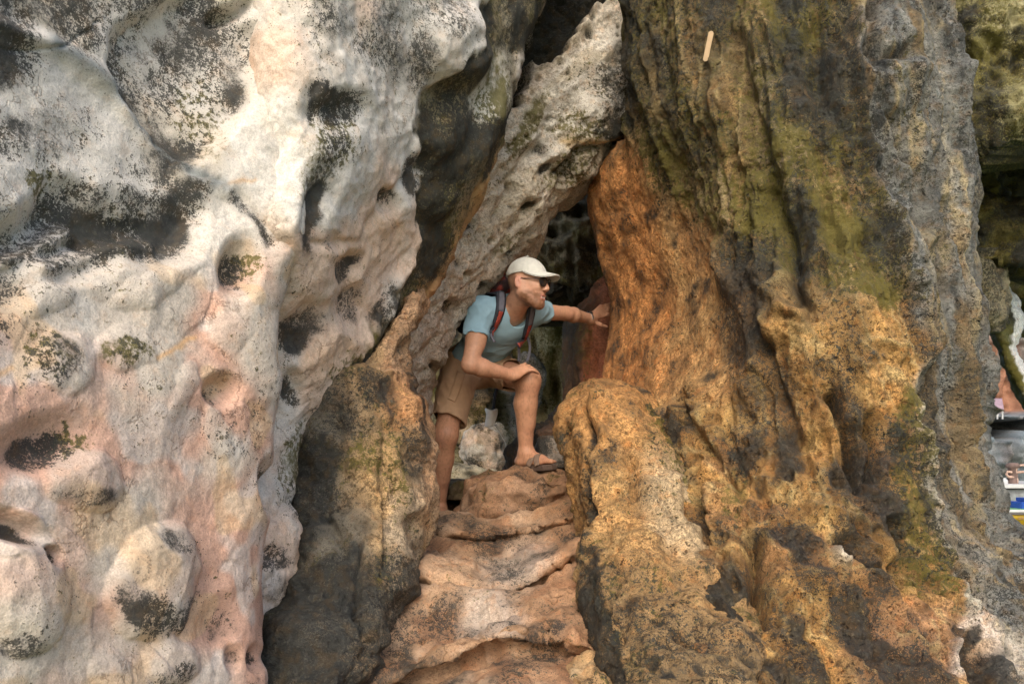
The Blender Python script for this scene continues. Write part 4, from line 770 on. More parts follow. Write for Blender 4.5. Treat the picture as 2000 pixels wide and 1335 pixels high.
class Field:
    """distance field on a grid; a body or a garment is grown from tapered limbs and turned into one surface"""
    def __init__(s, lo, hi, h):
        s.h = h; s.lo = np.array(lo, float); s.dim = np.ceil((np.array(hi) - s.lo) / h).astype(int) + 1
        s.D = np.full(s.dim, 0.3, f4)
    def _blk(s, lo, hi):
        a = np.clip(np.floor((np.array(lo) - s.lo) / s.h).astype(int), 0, s.dim - 1); b = np.clip(np.ceil((np.array(hi) - s.lo) / s.h).astype(int) + 1, 1, s.dim)
        ax = [(s.lo[i] + s.h * np.arange(a[i], b[i])).astype(f4) for i in range(3)]
        return tuple(slice(a[i], b[i]) for i in range(3)), ax[0][:, None, None], ax[1][None, :, None], ax[2][None, None, :]
    def _put(s, sl, d, k, op):
        o = s.D[sl]
        if op == 'add':
            if k > 0:
                q = np.clip(0.5 + 0.5 * (o - d) / k, 0, 1); s.D[sl] = o + (d - o) * q - k * q * (1 - q)
            else: s.D[sl] = np.minimum(o, d)
        elif op == 'cut':
            d = -d
            if k > 0:
                q = np.clip(0.5 - 0.5 * (o - d) / k, 0, 1); s.D[sl] = o + (d - o) * q + k * q * (1 - q)
            else: s.D[sl] = np.maximum(o, d)
    def cone(s, a, b, ra, rb, k=0.02, flat=None, op='add'):
        a = np.array(a, float); b = np.array(b, float); r = max(ra, rb) * (max(1, flat[1]) if flat is not None else 1) + 0.05
        sl, X, Y, Z = s._blk(np.minimum(a, b) - r, np.maximum(a, b) + r); d = b - a; L = float(d @ d) + 1e-9
        t = np.clip(((X - a[0]) * d[0] + (Y - a[1]) * d[1] + (Z - a[2]) * d[2]) / L, 0, 1)
        qx, qy, qz = X - a[0] - t * d[0], Y - a[1] - t * d[1], Z - a[2] - t * d[2]
        if flat is not None:
            w = nz(flat[0]); c = (qx * w[0] + qy * w[1] + qz * w[2]) * (1 - 1 / flat[1]); qx, qy, qz = qx - w[0] * c, qy - w[1] * c, qz - w[2] * c
        s._put(sl, (np.sqrt(qx * qx + qy * qy + qz * qz) - (ra + (rb - ra) * t)).astype(f4), k, op)
    def ell(s, c, r, M=None, k=0.02, op='add'):
        c = np.array(c, float); r = np.array(r, float); M = np.eye(3) if M is None else np.array(M)
        e = r.max() + 0.05; sl, X, Y, Z = s._blk(c - e, c + e); X, Y, Z = X - c[0], Y - c[1], Z - c[2]
        u = [(X * M[i][0] + Y * M[i][1] + Z * M[i][2]) for i in range(3)]
        k0 = np.sqrt(sum((u[i] / r[i]) ** 2 for i in range(3))); k1 = np.sqrt(sum((u[i] / r[i] ** 2) ** 2 for i in range(3))) + 1e-6
        s._put(sl, (k0 * (k0 - 1) / k1).astype(f4), k, op)
    def box(s, c, r, M, rad=0.03, k=0.0):
        c = np.array(c, float); e = np.linalg.norm(r) + 0.05; sl, X, Y, Z = s._blk(c - e, c + e); X, Y, Z = X - c[0], Y - c[1], Z - c[2]
        q = [np.abs(X * M[i][0] + Y * M[i][1] + Z * M[i][2]) - (r[i] - rad) for i in range(3)]
        d = np.sqrt(sum(np.maximum(v, 0) ** 2 for v in q)) + np.minimum(np.maximum(np.maximum(q[0], q[1]), q[2]), 0) - rad
        s._put(sl, d.astype(f4), k, 'add')
    def plane(s, p, n, k=0.0, box=None):
        """keep only the side where (x - p).n < 0, inside box"""
        p, n = np.array(p, float), nz(n); lo, hi = (s.lo, s.lo + s.h * s.dim) if box is None else box
        sl, X, Y, Z = s._blk(lo, hi); d = (X - p[0]) * n[0] + (Y - p[1]) * n[1] + (Z - p[2]) * n[2]
        s._put(sl, (-d).astype(f4), k, 'cut')
    def mesh(s):
        D = s.D; D[0], D[-1] = .3, .3; D[:, 0], D[:, -1] = .3, .3; D[:, :, 0], D[:, :, -1] = .3, .3
        n = D < 0; c = np.zeros(np.array(D.shape) - 1, np.uint8)
        off = [(i, j, k) for i in (0, 1) for j in (0, 1) for k in (0, 1)]; dm = D.shape
        for i, j, k in off: c += n[i:dm[0] - 1 + i, j:dm[1] - 1 + j, k:dm[2] - 1 + k]
        I = np.argwhere((c > 0) & (c < 8)); vid = np.full(c.shape, -1, np.int32); vid[I[:, 0], I[:, 1], I[:, 2]] = np.arange(len(I))
        g = {o: D[I[:, 0] + o[0], I[:, 1] + o[1], I[:, 2] + o[2]] for o in off}
        acc = np.zeros((len(I), 3)); cnt = np.zeros(len(I))
        for o in off:
            for ax in range(3):
                if o[ax]: continue
                q = list(o); q[ax] = 1; q = tuple(q); a, b = g[o], g[q]; m = (a < 0) != (b < 0)
                t = np.where(m, a / np.where(m, a - b, 1), 0); e = np.array(o, float)[None].repeat(len(I), 0); e[:, ax] += t
                acc += e * m[:, None]; cnt += m
        V = (I + acc / np.maximum(cnt, 1)[:, None]) * s.h + s.lo
        quads = []
        for ax in range(3):
            u, v = (ax + 1) % 3, (ax + 2) % 3
            a = n.take(range(dm[ax] - 1), ax); b = n.take(range(1, dm[ax]), ax); E = np.argwhere(a != b); E = E[(E[:, u] > 0) & (E[:, v] > 0) & (E[:, u] < dm[u] - 1) & (E[:, v] < dm[v] - 1)]
            sgn = a[E[:, 0], E[:, 1], E[:, 2]]
            def cell(du, dv):
                q = E.copy(); q[:, u] -= du; q[:, v] -= dv; return vid[q[:, 0], q[:, 1], q[:, 2]]
            Q = np.stack([cell(1, 1), cell(0, 1), cell(0, 0), cell(1, 0)], 1); Q[~sgn] = Q[~sgn][:, ::-1]; quads.append(Q)
        Q = np.vstack(quads); return V, Q[(Q >= 0).all(1)]

def vnormals(V, Q):
    fn = np.cross(V[Q[:, 2]] - V[Q[:, 0]], V[Q[:, 3]] - V[Q[:, 1]]); N = np.zeros_like(V)
    for i in range(4): np.add.at(N, Q[:, i], fn)
    return N / (np.linalg.norm(N, axis=1, keepdims=True) + 1e-12)

# joints: photo pixel and distance
j = {k: W(*v) for k, v in dict(pel=(922, 714, 4.36), rhip=(900, 716, 4.31), lhip=(938, 714, 4.47), rknee=(871, 846, 4.15), rank=(857, 990, 4.28), lknee=(1031, 742, 4.10), lank=(1028, 882, 4.17),
     neck=(1001, 606, 4.01), rsh=(940, 607, 3.92), lsh=(1042, 608, 4.10), relb=(918, 712, 3.84), rwri=(998, 732, 3.97), lelb=(1106, 612, 4.29), lwri=(1152, 622, 4.47)).items()}
UP = np.array([0, 0, 1.0])
tl = nz(j['lsh'] - j['rsh']); ts = nz(j['neck'] - j['pel']); tn = nz(np.cross(tl, ts)); tl = nz(np.cross(ts, tn)); TM = [tl, tn, ts]
pl_ = nz(j['lhip'] - j['rhip']); pn = nz(np.cross(pl_, ts * .5 + UP)); ps = nz(np.cross(pn, pl_)) * 1.0; PM = [pl_, pn, ps]
Tlen = np.linalg.norm(j['neck'] - j['pel'])
def sp(t, n=0, l=0): return j['pel'] + ts * Tlen * t + tn * n + tl * l

hf = nz((0.87, -0.50, -0.07)); hl = nz(np.cross(UP, hf)); hu = nz(np.cross(hf, hl)); HM = [hf, hl, hu]; HC = W(1031, 555, 3.87)
HS = 0.95
def H(f, l, u): return HC + (hf * f + hl * l + hu * u) * HS

LO, HI = (-0.62, 3.58, 0.50), (0.66, 4.78, 2.10)
B_ = Field(LO, HI, 0.0045)
def limb_arm(Fd, sh, el, wr, r=(.052, .044, .045, .028), k=.02):
    Fd.cone(sh, el, r[0], r[1], k); m = el + (wr - el) * .28; Fd.cone(el, m, r[1] * .95, r[2], k); Fd.cone(m, wr, r[2], r[3], k)
# torso (mostly under the shirt)
for t, n_, r in ((.05, 0, (.135, .085, .11)), (.42, -.012, (.115, .075, .15)), (.76, -.018, (.130, .080, .15))): B_.ell(sp(t, n_), r, TM, .05)
B_.cone(j['rsh'], j['lsh'], .05, .05, .04); B_.cone(sp(.97), H(-.022, 0, -.045), .062, .056, .03); B_.cone(sp(.93, -.03), j['rsh'], .055, .045, .03); B_.cone(sp(.93, -.03), j['lsh'], .055, .045, .03)
# arms
limb_arm(B_, j['rsh'], j['relb'], j['rwri'], (.052, .041, .043, .027)); limb_arm(B_, j['lsh'], j['lelb'], j['lwri'], (.048, .037, .039, .026))
B_.ell(j['rsh'] + (j['relb'] - j['rsh']) * .45 + tn * .008, (.045, .045, .08), None, .03)
# legs
def limb_leg(hip, kn, an, fwd):
    B_.cone(hip, kn, .088, .058, .03); B_.ell(kn + fwd * .012, (.050, .050, .055), None, .03); c = kn + (an - kn) * .32 - fwd * .016
    B_.cone(kn, c, .052, .055, .04); B_.cone(kn - UP * .02 + fwd * .008, kn + (an - kn) * .6 + fwd * .006, .044, .036, .03); B_.cone(c, an - fwd * .004, .055, .036, .03); B_.ell(an, (.040, .038, .040), None, .02)
rf_ = nz((.45, -.88, 0)); lf_ = nz((.72, -.66, 0.05))
limb_leg(j['rhip'], j['rknee'], j['rank'], rf_); limb_leg(j['lhip'], j['lknee'], j['lank'], lf_)
def foot(an, fwd, drop, side, toes=True):
    fwd = nz(fwd); sd = nz(np.cross(UP, fwd)) * side      # sd: towards the little toe
    base = an - UP * drop; out = {}
    B_.ell(base - fwd * .035 + UP * .030, (.036, .034, .034), None, .02)
    B_.cone(an - UP * .02, base + fwd * .10 + UP * .034, .038, .026, .025, (sd, 1.15)); B_.cone(base - fwd * .02 + UP * .026, base + fwd * .125 + UP * .020, .030, .022, .02, (sd, 1.55))
    for i_, (o, L, r) in enumerate(((-.030, .075, .0145), (-.009, .070, .0105), (.009, .062, .010), (.025, .052, .0095), (.039, .040, .009))):
        p0 = base + fwd * (.125 - abs(o) * .12) + sd * o + UP * .017; p1 = p0 + fwd * L * .55 + UP * .006; p2 = p0 + fwd * L + UP * (.0)
        B_.cone(p0, p1, r, r, .008); B_.cone(p1, p2, r, r * .85, .003)
    return base, fwd, sd
LB = foot(j['lank'], (.74, -.67, .06), .078, 1); RB = foot(j['rank'], rf_, .078, -1)
# hands
def finger(pts, r0, r1, k=.004):
    n = len(pts) - 1
    for i_ in range(n): B_.cone(pts[i_], pts[i_ + 1], r0 + (r1 - r0) * i_ / n, r0 + (r1 - r0) * (i_ + 1) / n, k)
def Wn(*a): return W(*a)
# right hand laid over the raised knee
hd = nz((.74, .42, .36)); hb0 = nz((.0, -.55, .83)); hw = nz(np.cross(hb0, hd)); hb = nz(np.cross(hd, hw))
if hb[2] < 0: hb = -hb
k0 = j['rwri'] + hd * .088 + hb * .006
B_.cone(j['rwri'] - hw * .004, j['rwri'] + hd * .03, .027, .024, .02, (hw, 1.35)); B_.cone(j['rwri'] + hd * .02, k0, .020, .0165, .015, (hw, 2.3))
for i_, (o, L, r) in enumerate(((.033, .078, .0088), (.0112, .086, .0090), (-.0112, .080, .0086), (-.033, .064, .0078))):
    p0 = k0 + hw * o; d1 = nz(hd + hw * o * 7 - hb * .25); d2 = nz(hd + hw * o * 7 - hb * 1.0); d3 = nz(hd - hb * 1.2)
    finger([p0, p0 + d1 * L * .42, p0 + d1 * L * .42 + d2 * L * .33, p0 + d1 * L * .42 + d2 * L * .33 + d3 * L * .25], r, r * .8)
tb = j['rwri'] + hd * .025 + hw * .028; finger([tb, tb + hd * .03 + hw * .022 - hb * .006, tb + hd * .060 + hw * .030 - hb * .016], .0125, .0095, .008)
# left hand spread on the pillar
KN = [(1174.5, 617.5, 4.52), (1176.5, 611, 4.535), (1176, 604.5, 4.55), (1173, 599, 4.565)]; MD = [(1186, 614, 4.525), (1188, 606.5, 4.54), (1187.5, 599.5, 4.555), (1183, 595.5, 4.57)]; TP = [(1199, 613, 4.56), (1202, 604, 4.575), (1201, 597, 4.59), (1194, 593, 4.595)]
wr = j['lwri']; wv = nz(W(*KN[3]) - W(*KN[0]))
B_.cone(wr, wr + nz(W(*KN[1]) - wr) * .03, .027, .025, .02, (wv, 1.3))
for a in KN: B_.cone(wr + nz(W(*a) - wr) * .025, W(*a), .019, .0135, .012)
for a, b, c, r in zip(KN, MD, TP, (.0105, .0108, .0103, .0092)): finger([W(*a), W(*b), W(*c)], r * 1.05, r * .82)
finger([W(1160, 628, 4.48), W(1172, 634, 4.49), W(1184, 638, 4.51)], .0135, .0095, .01)
# head
B_.ell(H(-.012, 0, .032), np.array((.100, .078, .096)) * HS, HM, .02); B_.ell(H(.030, 0, -.030), np.array((.064, .062, .085)) * HS, HM, .03)
for sd in (-1, 1):
    B_.cone(H(.000, sd * .052, -.050), H(.066, sd * .020, -.100), .022, .019, .025); B_.cone(H(-.004, sd * .058, -.01), H(.0, sd * .052, -.05), .022, .022, .02)
    B_.ell(H(.074, sd * .034, -.018), np.array((.022, .020, .018)) * HS, HM, .02)                                   # cheekbone
    B_.ell(H(.096, sd * .033, .004), np.array((.013, .019, .012)) * HS, HM, .010, 'cut')                            # eye socket
    B_.ell(H(.086, sd * .031, .003), np.array((.013, .014, .013)) * HS, HM, .004)                                   # eyeball and lids
    B_.ell(H(-.012, sd * .084, -.002), np.array((.018, .0075, .031)) * HS, [nz(hf - .45 * hl * sd), nz(hl + .45 * hf * sd), hu], .004)   # ear
    B_.ell(H(-.006, sd * .090, .003), np.array((.009, .006, .017)) * HS, HM, .006, 'cut'); B_.ell(H(.104, sd * .012, -.031), np.array((.011, .009, .008)) * HS, HM, .006)
B_.cone(H(.082, -.034, .024), H(.082, .034, .024), .013, .013, .014); B_.cone(H(.094, 0, .012), H(.113, 0, -.024), .0085, .0125, .010)
B_.cone(H(.070, -.006, -.104), H(.070, .006, -.104), .023, .023, .02); B_.ell(H(.080, 0, -.062), np.array((.018, .030, .022)) * HS, HM, .012)
B_.cone(H(.0955, -.016, -.0605), H(.0955, .016, -.0605), .0055, .0055, .004, ); B_.cone(H(.092, -.016, -.0785), H(.092, .016, -.0785), .0062, .0062, .004)
B_.ell(H(.099, 0, -.0690), np.array((.012, .021, .0048)) * HS, HM, .002, 'cut')
V, Q = B_.mesh()
me = build_mesh("body", V, Q)
R_ = (V - HC) / HS; lf, ll, lu = R_ @ hf, R_ @ hl, R_ @ hu; head = (lu > -.13) & (np.linalg.norm(R_, axis=1) < .17) & (lf > -.13)
p = V.astype(f4); skin = np.tile(np.array((.56, .300, .185), f4), (len(V), 1))
def tone(m, c):
    global skin
    m = np.clip(m, 0, 1)[:, None].astype(f4); skin = skin * (1 - m) + np.array(c, f4) * m
leg = sstep(1.42, 1.36, V[:, 2]) * (V[:, 2] < 1.42)
tone(leg * .75, (.47, .235, .13)); tone(sstep(-.1, .5, fbm(p * 9, 3, seed=401)) * .35, (.53, .26, .17)); tone(leg * sstep(.1, .6, fbm(p * np.array([160, 160, 40], f4), 2, seed=402)) * .35, (.22, .11, .055))
rho = np.linalg.norm(V - j['rknee'], axis=1); tone((rho > .15) * (V[:, 0] < -.2) * sstep(1.0, .75, V[:, 2]) * .35, (.32, .15, .09))
tone(head * .6, (.60, .335, .23)); beard = head * sstep(-.030, -.055, lu + .25 * np.maximum(0, .03 - lf)) * sstep(-.02, .012, lf - .25 * np.maximum(0, lu + .03)) * (1 - .75 * ((lu > -.052) & (lf > .07)))
tone(beard * (.80 + .22 * fbm(p * 90, 2, seed=403)), (.19, .085, .04)); lips = head * np.exp(-((lu + .0695) / .011) ** 2) * (np.abs(ll) < .024) * (lf > .085); tone(lips * .8, (.52, .20, .17))
tee = head * np.exp(-((lu + .0690) / .0042) ** 4) * (np.abs(ll) < .019) * (lf > .078) * (lf < .0945); tone(tee, (.75, .70, .64))
tone(head * sstep(-.02, -.04, lf) * sstep(-.07, -.02, lu) * (np.abs(ll) < .077) * .7, (.20, .11, .065)); ear = head * (np.sqrt(((lf + .014) / .024) ** 2 + ((lu + .002) / .036) ** 2) < 1) * (np.abs(ll) > .073) ; tone(ear * .6, (.60, .27, .19))
attr_col(me, "Col", skin)
M_skin = simple_material("tan_skin", (.5, .3, .2), .52, 60, .10, .25, 400, spec=.35, col_attr="Col", dist=.001)  # the skin's own tan tones, read from Col
M_skin.node_tree.nodes["Principled BSDF"].inputs["Subsurface Weight"].default_value = .06; M_skin.node_tree.nodes["Principled BSDF"].inputs["Subsurface Radius"].default_value = (.012, .004, .002)
base_pt = tuple((LB[0] + RB[0]) / 2 * np.array([1, 1, 0]) + np.array([0, 0, min(LB[0][2], RB[0][2])]))
person = empty("person", base_pt, "person in blue T-shirt, tan shorts, pale cap and sunglasses leaning through the rock gap", "person")
def part(name, me, mat, parent=None, label=None):
    o = link(name, me, mat, None, label)
    if parent is None: set_parent(o, person)
    else: o.parent = parent
    return o
part("body", me, M_skin)

# ---------------------------------------------------------------- clothes
S = Field(LO, HI, 0.0055)
for t, n_, r in ((.08, -.005, (.170, .120, .12)), (.40, -.008, (.155, .112, .17)), (.76, -.005, (.172, .125, .17))): S.ell(sp(t, n_), np.array(r) * np.array([.97, .98, 1]), TM, .06)
S.cone(j['rsh'], j['lsh'], .062, .060, .05); S.cone(sp(.92, -.03), j['rsh'], .066, .055, .03); S.cone(sp(.92, -.03), j['lsh'], .066, .055, .03); S.cone(sp(.88), sp(1.02, -.01), .09, .066, .03)
re_ = j['rsh'] + (j['relb'] - j['rsh']) * .50; le_ = j['lsh'] + (j['lelb'] - j['lsh']) * .36
S.cone(j['rsh'], re_ + (j['relb'] - j['rsh']) * .15, .068, .066, .035); S.cone(j['lsh'], le_ + (j['lelb'] - j['lsh']) * .15, .064, .059, .035)
def cutbox(c, r): return (np.array(c) - r, np.array(c) + r)
S.plane(re_, j['relb'] - j['rsh'] + tl * .02, .006, cutbox(re_ + (j['relb'] - j['rsh']) * .38, np.array([.115, .13, .115]))); S.plane(le_, j['lelb'] - j['lsh'], .006, cutbox(le_ + (j['lelb'] - j['lsh']) * .38, .115))
S.cone(re_ - (j['relb'] - j['rsh']) * .06, j['relb'], .0565, .060, .004, op='cut'); S.cone(le_ - (j['lelb'] - j['lsh']) * .05, j['lelb'], .049, .052, .004, op='cut')
S.plane(sp(.10), -ts + UP * -.35, .01, cutbox(sp(-.08), .24))
S.cone(sp(1.0, .015), H(-.02, 0, -.02), .069, .069, .008, op='cut')
S.ell(sp(1.0, .040), (.062, .055, .040), TM, .01, 'cut')
V, Q = S.mesh(); N = vnormals(V, Q); p = V.astype(f4)
tq = np.stack([(V - j['pel']) @ tl, (V - j['pel']) @ tn, (V - j['pel']) @ ts], 1).astype(f4)
fold = ridged(np.stack([tq[:, 0] * 3 + tq[:, 2] * 4, tq[:, 1] * 3, tq[:, 2] * 11 - tq[:, 0] * 5], 1), 2, seed=411)
nk = sstep(.11, .20, np.linalg.norm(V - sp(1.0, .02), axis=1)); V = V + N * (nk * (.015 * fold + .007 * fbm(p * 12, 3, seed=412) - .008))[:, None]
me = build_mesh("shirt", V, Q); shirt_V, shirt_Q = V, Q
M_shirt = simple_material("blue_cotton", (.285, .445, .525), .88, 25, .07, .35, 900, spec=.2, dist=.001)
part("shirt", me, M_shirt)

T_ = Field(LO, HI, 0.0055)
T_.ell(j['pel'] + ts * .005, (.172, .128, .13), TM, .04); T_.ell(sp(.2), (.150, .108, .10), TM, .03)
rd_ = j['rknee'] - j['rhip']; ld_ = j['lknee'] - j['lhip']; rh = j['rhip'] + rd_ * .80; lh = j['lhip'] + ld_ * .58
T_.cone(j['rhip'], j['rhip'] + rd_ * .95, .108, .092, .04); T_.cone(j['lhip'], j['lhip'] + ld_ * .75, .105, .086, .04)
T_.plane(rh, rd_ - UP * .02 + np.array([-.10, 0, 0]), .005, cutbox(rh + rd_ * .5, .21)); T_.plane(lh, nz(ld_) - UP * .75, .005, cutbox(lh + ld_ * .55 + np.array([.03, 0, 0]), .185))
T_.cone(rh - rd_ * .12, j['rknee'], .082, .094, .004, op='cut'); T_.cone(lh - ld_ * .12, j['lknee'], .077, .084, .004, op='cut')
V, Q = T_.mesh(); N = vnormals(V, Q); p = V.astype(f4)
fold = ridged(np.stack([p[:, 0] * 9 + p[:, 2] * 5, p[:, 1] * 6, p[:, 2] * 3.2], 1), 2, seed=421)
pk = np.exp(-(((V - (j['rhip'] + rd_ * .42)) @ nz((.2, -.9, 0))) ** 2) / .5) * 0
V = V + N * (.012 * fold + .006 * fbm(p * 10, 3, seed=422) - .004)[:, None]
M_shorts = simple_material("tan_cotton", (.47, .30, .18), .85, 30, .08, .35, 700, spec=.2, dist=.001)
me = build_mesh("shorts", V, Q); shorts_o = part("shorts", me, M_shorts); shorts_V, shorts_Q = V, Q

bv_shirt = BVHTree.FromPolygons([tuple(v) for v in shirt_V], [tuple(q) for q in shirt_Q]); bv_short = BVHTree.FromPolygons([tuple(v) for v in shorts_V], [tuple(q) for q in shorts_Q])
def hit(bv, px, py, fallback):
    d = Vector(W(px, py, 1.0)) - Vector((0, 0, CAMZ)); loc, nn, _, _ = bv.ray_cast(Vector((0, 0, CAMZ)), d.normalized())
    if loc is None: return W(px, py, fallback), np.array((.5, -.8, .2))
    return np.array(loc), np.array(nn)

def ribbon(name, pts, nrm, width, thick, mat, parent=None, sub=6, twist=None, label=None):
    """a flat band through points lying on a surface with the given outward directions"""
    pts = np.array(pts); nrm = np.array(nrm); n = len(pts); t = np.linspace(0, n - 1, (n - 1) * sub + 1)
    c = np.stack([np.interp(t, range(n), pts[:, i]) for i in range(3)], 1); nn = np.stack([np.interp(t, range(n), nrm[:, i]) for i in range(3)], 1)
    for _ in range(4): c[1:-1] = (c[:-2] + 2 * c[1:-1] + c[2:]) / 4; nn[1:-1] = (nn[:-2] + 2 * nn[1:-1] + nn[2:]) / 4
    tg = np.gradient(c, axis=0); tg /= np.linalg.norm(tg, axis=1, keepdims=True) + 1e-9; nn -= tg * (nn * tg).sum(1, keepdims=True); nn /= np.linalg.norm(nn, axis=1, keepdims=True) + 1e-9
    sd = np.cross(tg, nn); prof = [(-.5, 0), (-.46, 1), (-.2, 1.12), (.2, 1.12), (.46, 1), (.5, 0), (.3, -.2), (-.3, -.2)]
    w = np.broadcast_to(width, (len(c),)) if np.isscalar(width) else np.interp(np.linspace(0, 1, len(c)), np.linspace(0, 1, len(width)), width)
    G_ = np.stack([c + sd * (a * w)[:, None] + nn * (b * thick) for a, b in prof], 1); R0, C0 = G_.shape[:2]
    V = G_.reshape(-1, 3); Q = grid_quads(R0, C0, True)
    e0 = np.array([[0, 1, 2, 7], [7, 2, 3, 6], [6, 3, 4, 5]]); e1 = e0[:, ::-1] + (R0 - 1) * C0
    me = build_mesh(name, V, np.vstack([Q, e0, e1])); return me

# pocket flap line on the shorts
pp, pn_ = zip(*[hit(bv_short, a, b, 4.2) for a, b in ((901, 727), (893, 752), (886, 772), (881, 782))])
me = ribbon("pocket", [a + b * .002 for a, b in zip(pp, pn_)], pn_, .045, .004, M_shorts); me.materials.append(M_shorts); o = bpy.data.objects.new("pocket", me); COLL.objects.link(o); o.parent = shorts_o

# cap
Cq = Field(H(-.2, 0, .06) - .22, H(-.0, 0, .06) + .26, 0.004)
Cq.ell(H(-.012, 0, .040), np.array((.109, .088, .097)) * HS, HM, 0); Cq.plane(H(.0, 0, .046), -hu + hf * .10, .003); Cq.ell(H(-.012, 0, .020), np.array((.103, .081, .096)) * HS, HM, .003, 'cut')
V, Q = Cq.mesh(); N = vnormals(V, Q); q = V - H(-.012, 0, .04); an = np.arctan2(q @ hl, q @ hf); el_ = (q @ hu)
seam = np.exp(-((np.abs(((an / (np.pi / 3)) + .5) % 1 - .5) * .1 * (1 - np.clip(el_ / .11, 0, .95))) / .0022) ** 2); V = V - N * (.0022 * seam - .002 * fbm((V * 25).astype(f4), 2, seed=431))[:, None]
M_cap = simple_material("pale_twill", (.60, .60, .54), .85, 60, .06, .3, 1200, spec=.2, dist=.0008)
cap = part("cap", build_mesh("cap", V, Q), M_cap)
na, nt_ = 40, 14; a = np.linspace(-1, 1, na)[None]; t = np.linspace(0, 1, nt_)[:, None]; ph = np.radians(78) * a
bf = -.012 + .108 * np.cos(ph) + t * .078 * (1 - np.abs(a) ** 3.2); bl = .088 * np.sin(ph) * (1 + .04 * t); tw = t * (1 - np.abs(a) ** 4); bu = .060 - tw * .018 - (.006 + .026 * tw) * (bl / .085) ** 2
top_ = HC + HS * (bf[..., None] * hf + bl[..., None] * hl + bu[..., None] * hu); bot_ = top_ - hu * .005
V = np.vstack([top_.reshape(-1, 3), bot_.reshape(-1, 3)]); Q = grid_quads(nt_, na); m = nt_ * na; idx = np.arange(m).reshape(nt_, na); rg = np.concatenate([idx[0, :-1], idx[:-1, -1], idx[-1, :0:-1], idx[:0:-1, 0]])
part("brim", build_mesh("brim", V, np.vstack([Q[:, ::-1], Q + m, np.stack([rg, np.roll(rg, -1), np.roll(rg, -1) + m, rg + m], 1)])), M_cap, cap)
def sphere_mesh(name, c, r, M=None, nu=16, nv=10):
    th = np.linspace(0.001, np.pi - .001, nv); ph = np.linspace(0, 2 * np.pi, nu, endpoint=False); M = np.eye(3) if M is None else np.array(M)
    u = np.stack([np.sin(th)[:, None] * np.cos(ph)[None], np.sin(th)[:, None] * np.sin(ph)[None], np.repeat(np.cos(th)[:, None], nu, 1)], -1).reshape(-1, 3) * np.array(r)
    return build_mesh(name, u @ M + np.array(c), grid_quads(nv, nu, True))
part("button", sphere_mesh("button", H(-.012, 0, .143), (.007, .007, .004), HM), M_cap, cap)

# sunglasses
M_frame = simple_material("black_frame", (.012, .010, .010), .3, 50, .05, spec=.5)
M_lens = simple_material("dark_lens", (.020, .021, .024), .06, 50, .05, spec=.9)
def tube_mesh(name, pts, r, ns=8, closed=False):
    pts = np.array(pts, float); tg = (np.roll(pts, -1, 0) - np.roll(pts, 1, 0)) if closed else np.gradient(pts, axis=0); tg /= np.linalg.norm(tg, axis=1, keepdims=True) + 1e-9
    ref = np.where(np.abs(tg[:, 2:3]) > .9, np.array([[1., 0, 0]]), np.array([[0, 0, 1.]])); u = np.cross(tg, ref); u /= np.linalg.norm(u, axis=1, keepdims=True); v = np.cross(tg, u)
    a = np.linspace(0, 2 * np.pi, ns, endpoint=False); rr = np.broadcast_to(r, (len(pts),))
    G_ = pts[:, None] + (u[:, None] * np.cos(a)[None, :, None] + v[:, None] * np.sin(a)[None, :, None]) * rr[:, None, None]
    Q = grid_quads(len(pts), ns, True)
    if closed:
        i0 = np.arange(ns); l0 = (len(pts) - 1) * ns; Q = np.vstack([Q, np.stack([l0 + i0, i0, (i0 + 1) % ns, l0 + (i0 + 1) % ns], 1)])
    return build_mesh(name, G_.reshape(-1, 3), Q)
def join(name, mats, meshes):
    V, Q, o = [], [], 0
    for m in meshes:
        v = np.empty(len(m.vertices) * 3); m.vertices.foreach_get("co", v); V.append(v.reshape(-1, 3)); Q += [[i + o for i in p_.vertices] for p_ in m.polygons]; o += len(m.vertices)
    me = bpy.data.meshes.new(name); me.from_pydata(np.vstack(V).tolist(), [], Q); me.polygons.foreach_set("use_smooth", np.ones(len(Q), bool)); me.update()
    for m in meshes: bpy.data.meshes.remove(m)
    return me
rims = []
an = np.linspace(0, 2 * np.pi, 28, endpoint=False)
for sd in (-1, 1):
    fx = nz(hf + hl * sd * .22); lx = nz(hl - hf * sd * .22)
    c0 = H(.106, sd * .033, .004); sh_ = lambda s_: np.array([c0 + lx * .0255 * s_ * np.cos(q_) * (1 + .06 * np.sin(q_)) + hu * .0225 * s_ * np.sin(q_) for q_ in an])
    rims.append(tube_mesh("r", sh_(1.0), .0022, 8, True))
    o_ = sh_(.97); V = np.vstack([o_ + fx * .0008, c0 + fx * .004, o_ - fx * .0008, c0 + fx * .0015]); n_ = len(an); i0 = np.arange(n_); i1 = (i0 + 1) % n_
    tri = np.vstack([np.stack([i0, i1, np.full(n_, n_)], 1), np.stack([i1 + n_ + 1, i0 + n_ + 1, np.full(n_, 2 * n_ + 1)], 1)])
    if sd == -1: L1 = build_mesh("lens", V, tri)
    else: L2 = build_mesh("lens", V, tri)
    rims.append(tube_mesh("t", [H(.100, sd * .058, .012), H(.085, sd * .070, .014), H(.045, sd * .0765, .014), H(.005, sd * .0800, .016), H(-.02, sd * .081, .006), H(-.032, sd * .079, -.010)], .0022))
rims.append(tube_mesh("b", [H(.110, -.010, .009), H(.116, 0, .012), H(.110, .010, .009)], .0022))
gl_ = part("sunglasses", join("sunglasses", None, rims), M_frame, label="dark sunglasses with round lenses")
part("lens", L1, M_lens, gl_); part("lens", L2, M_lens, gl_)

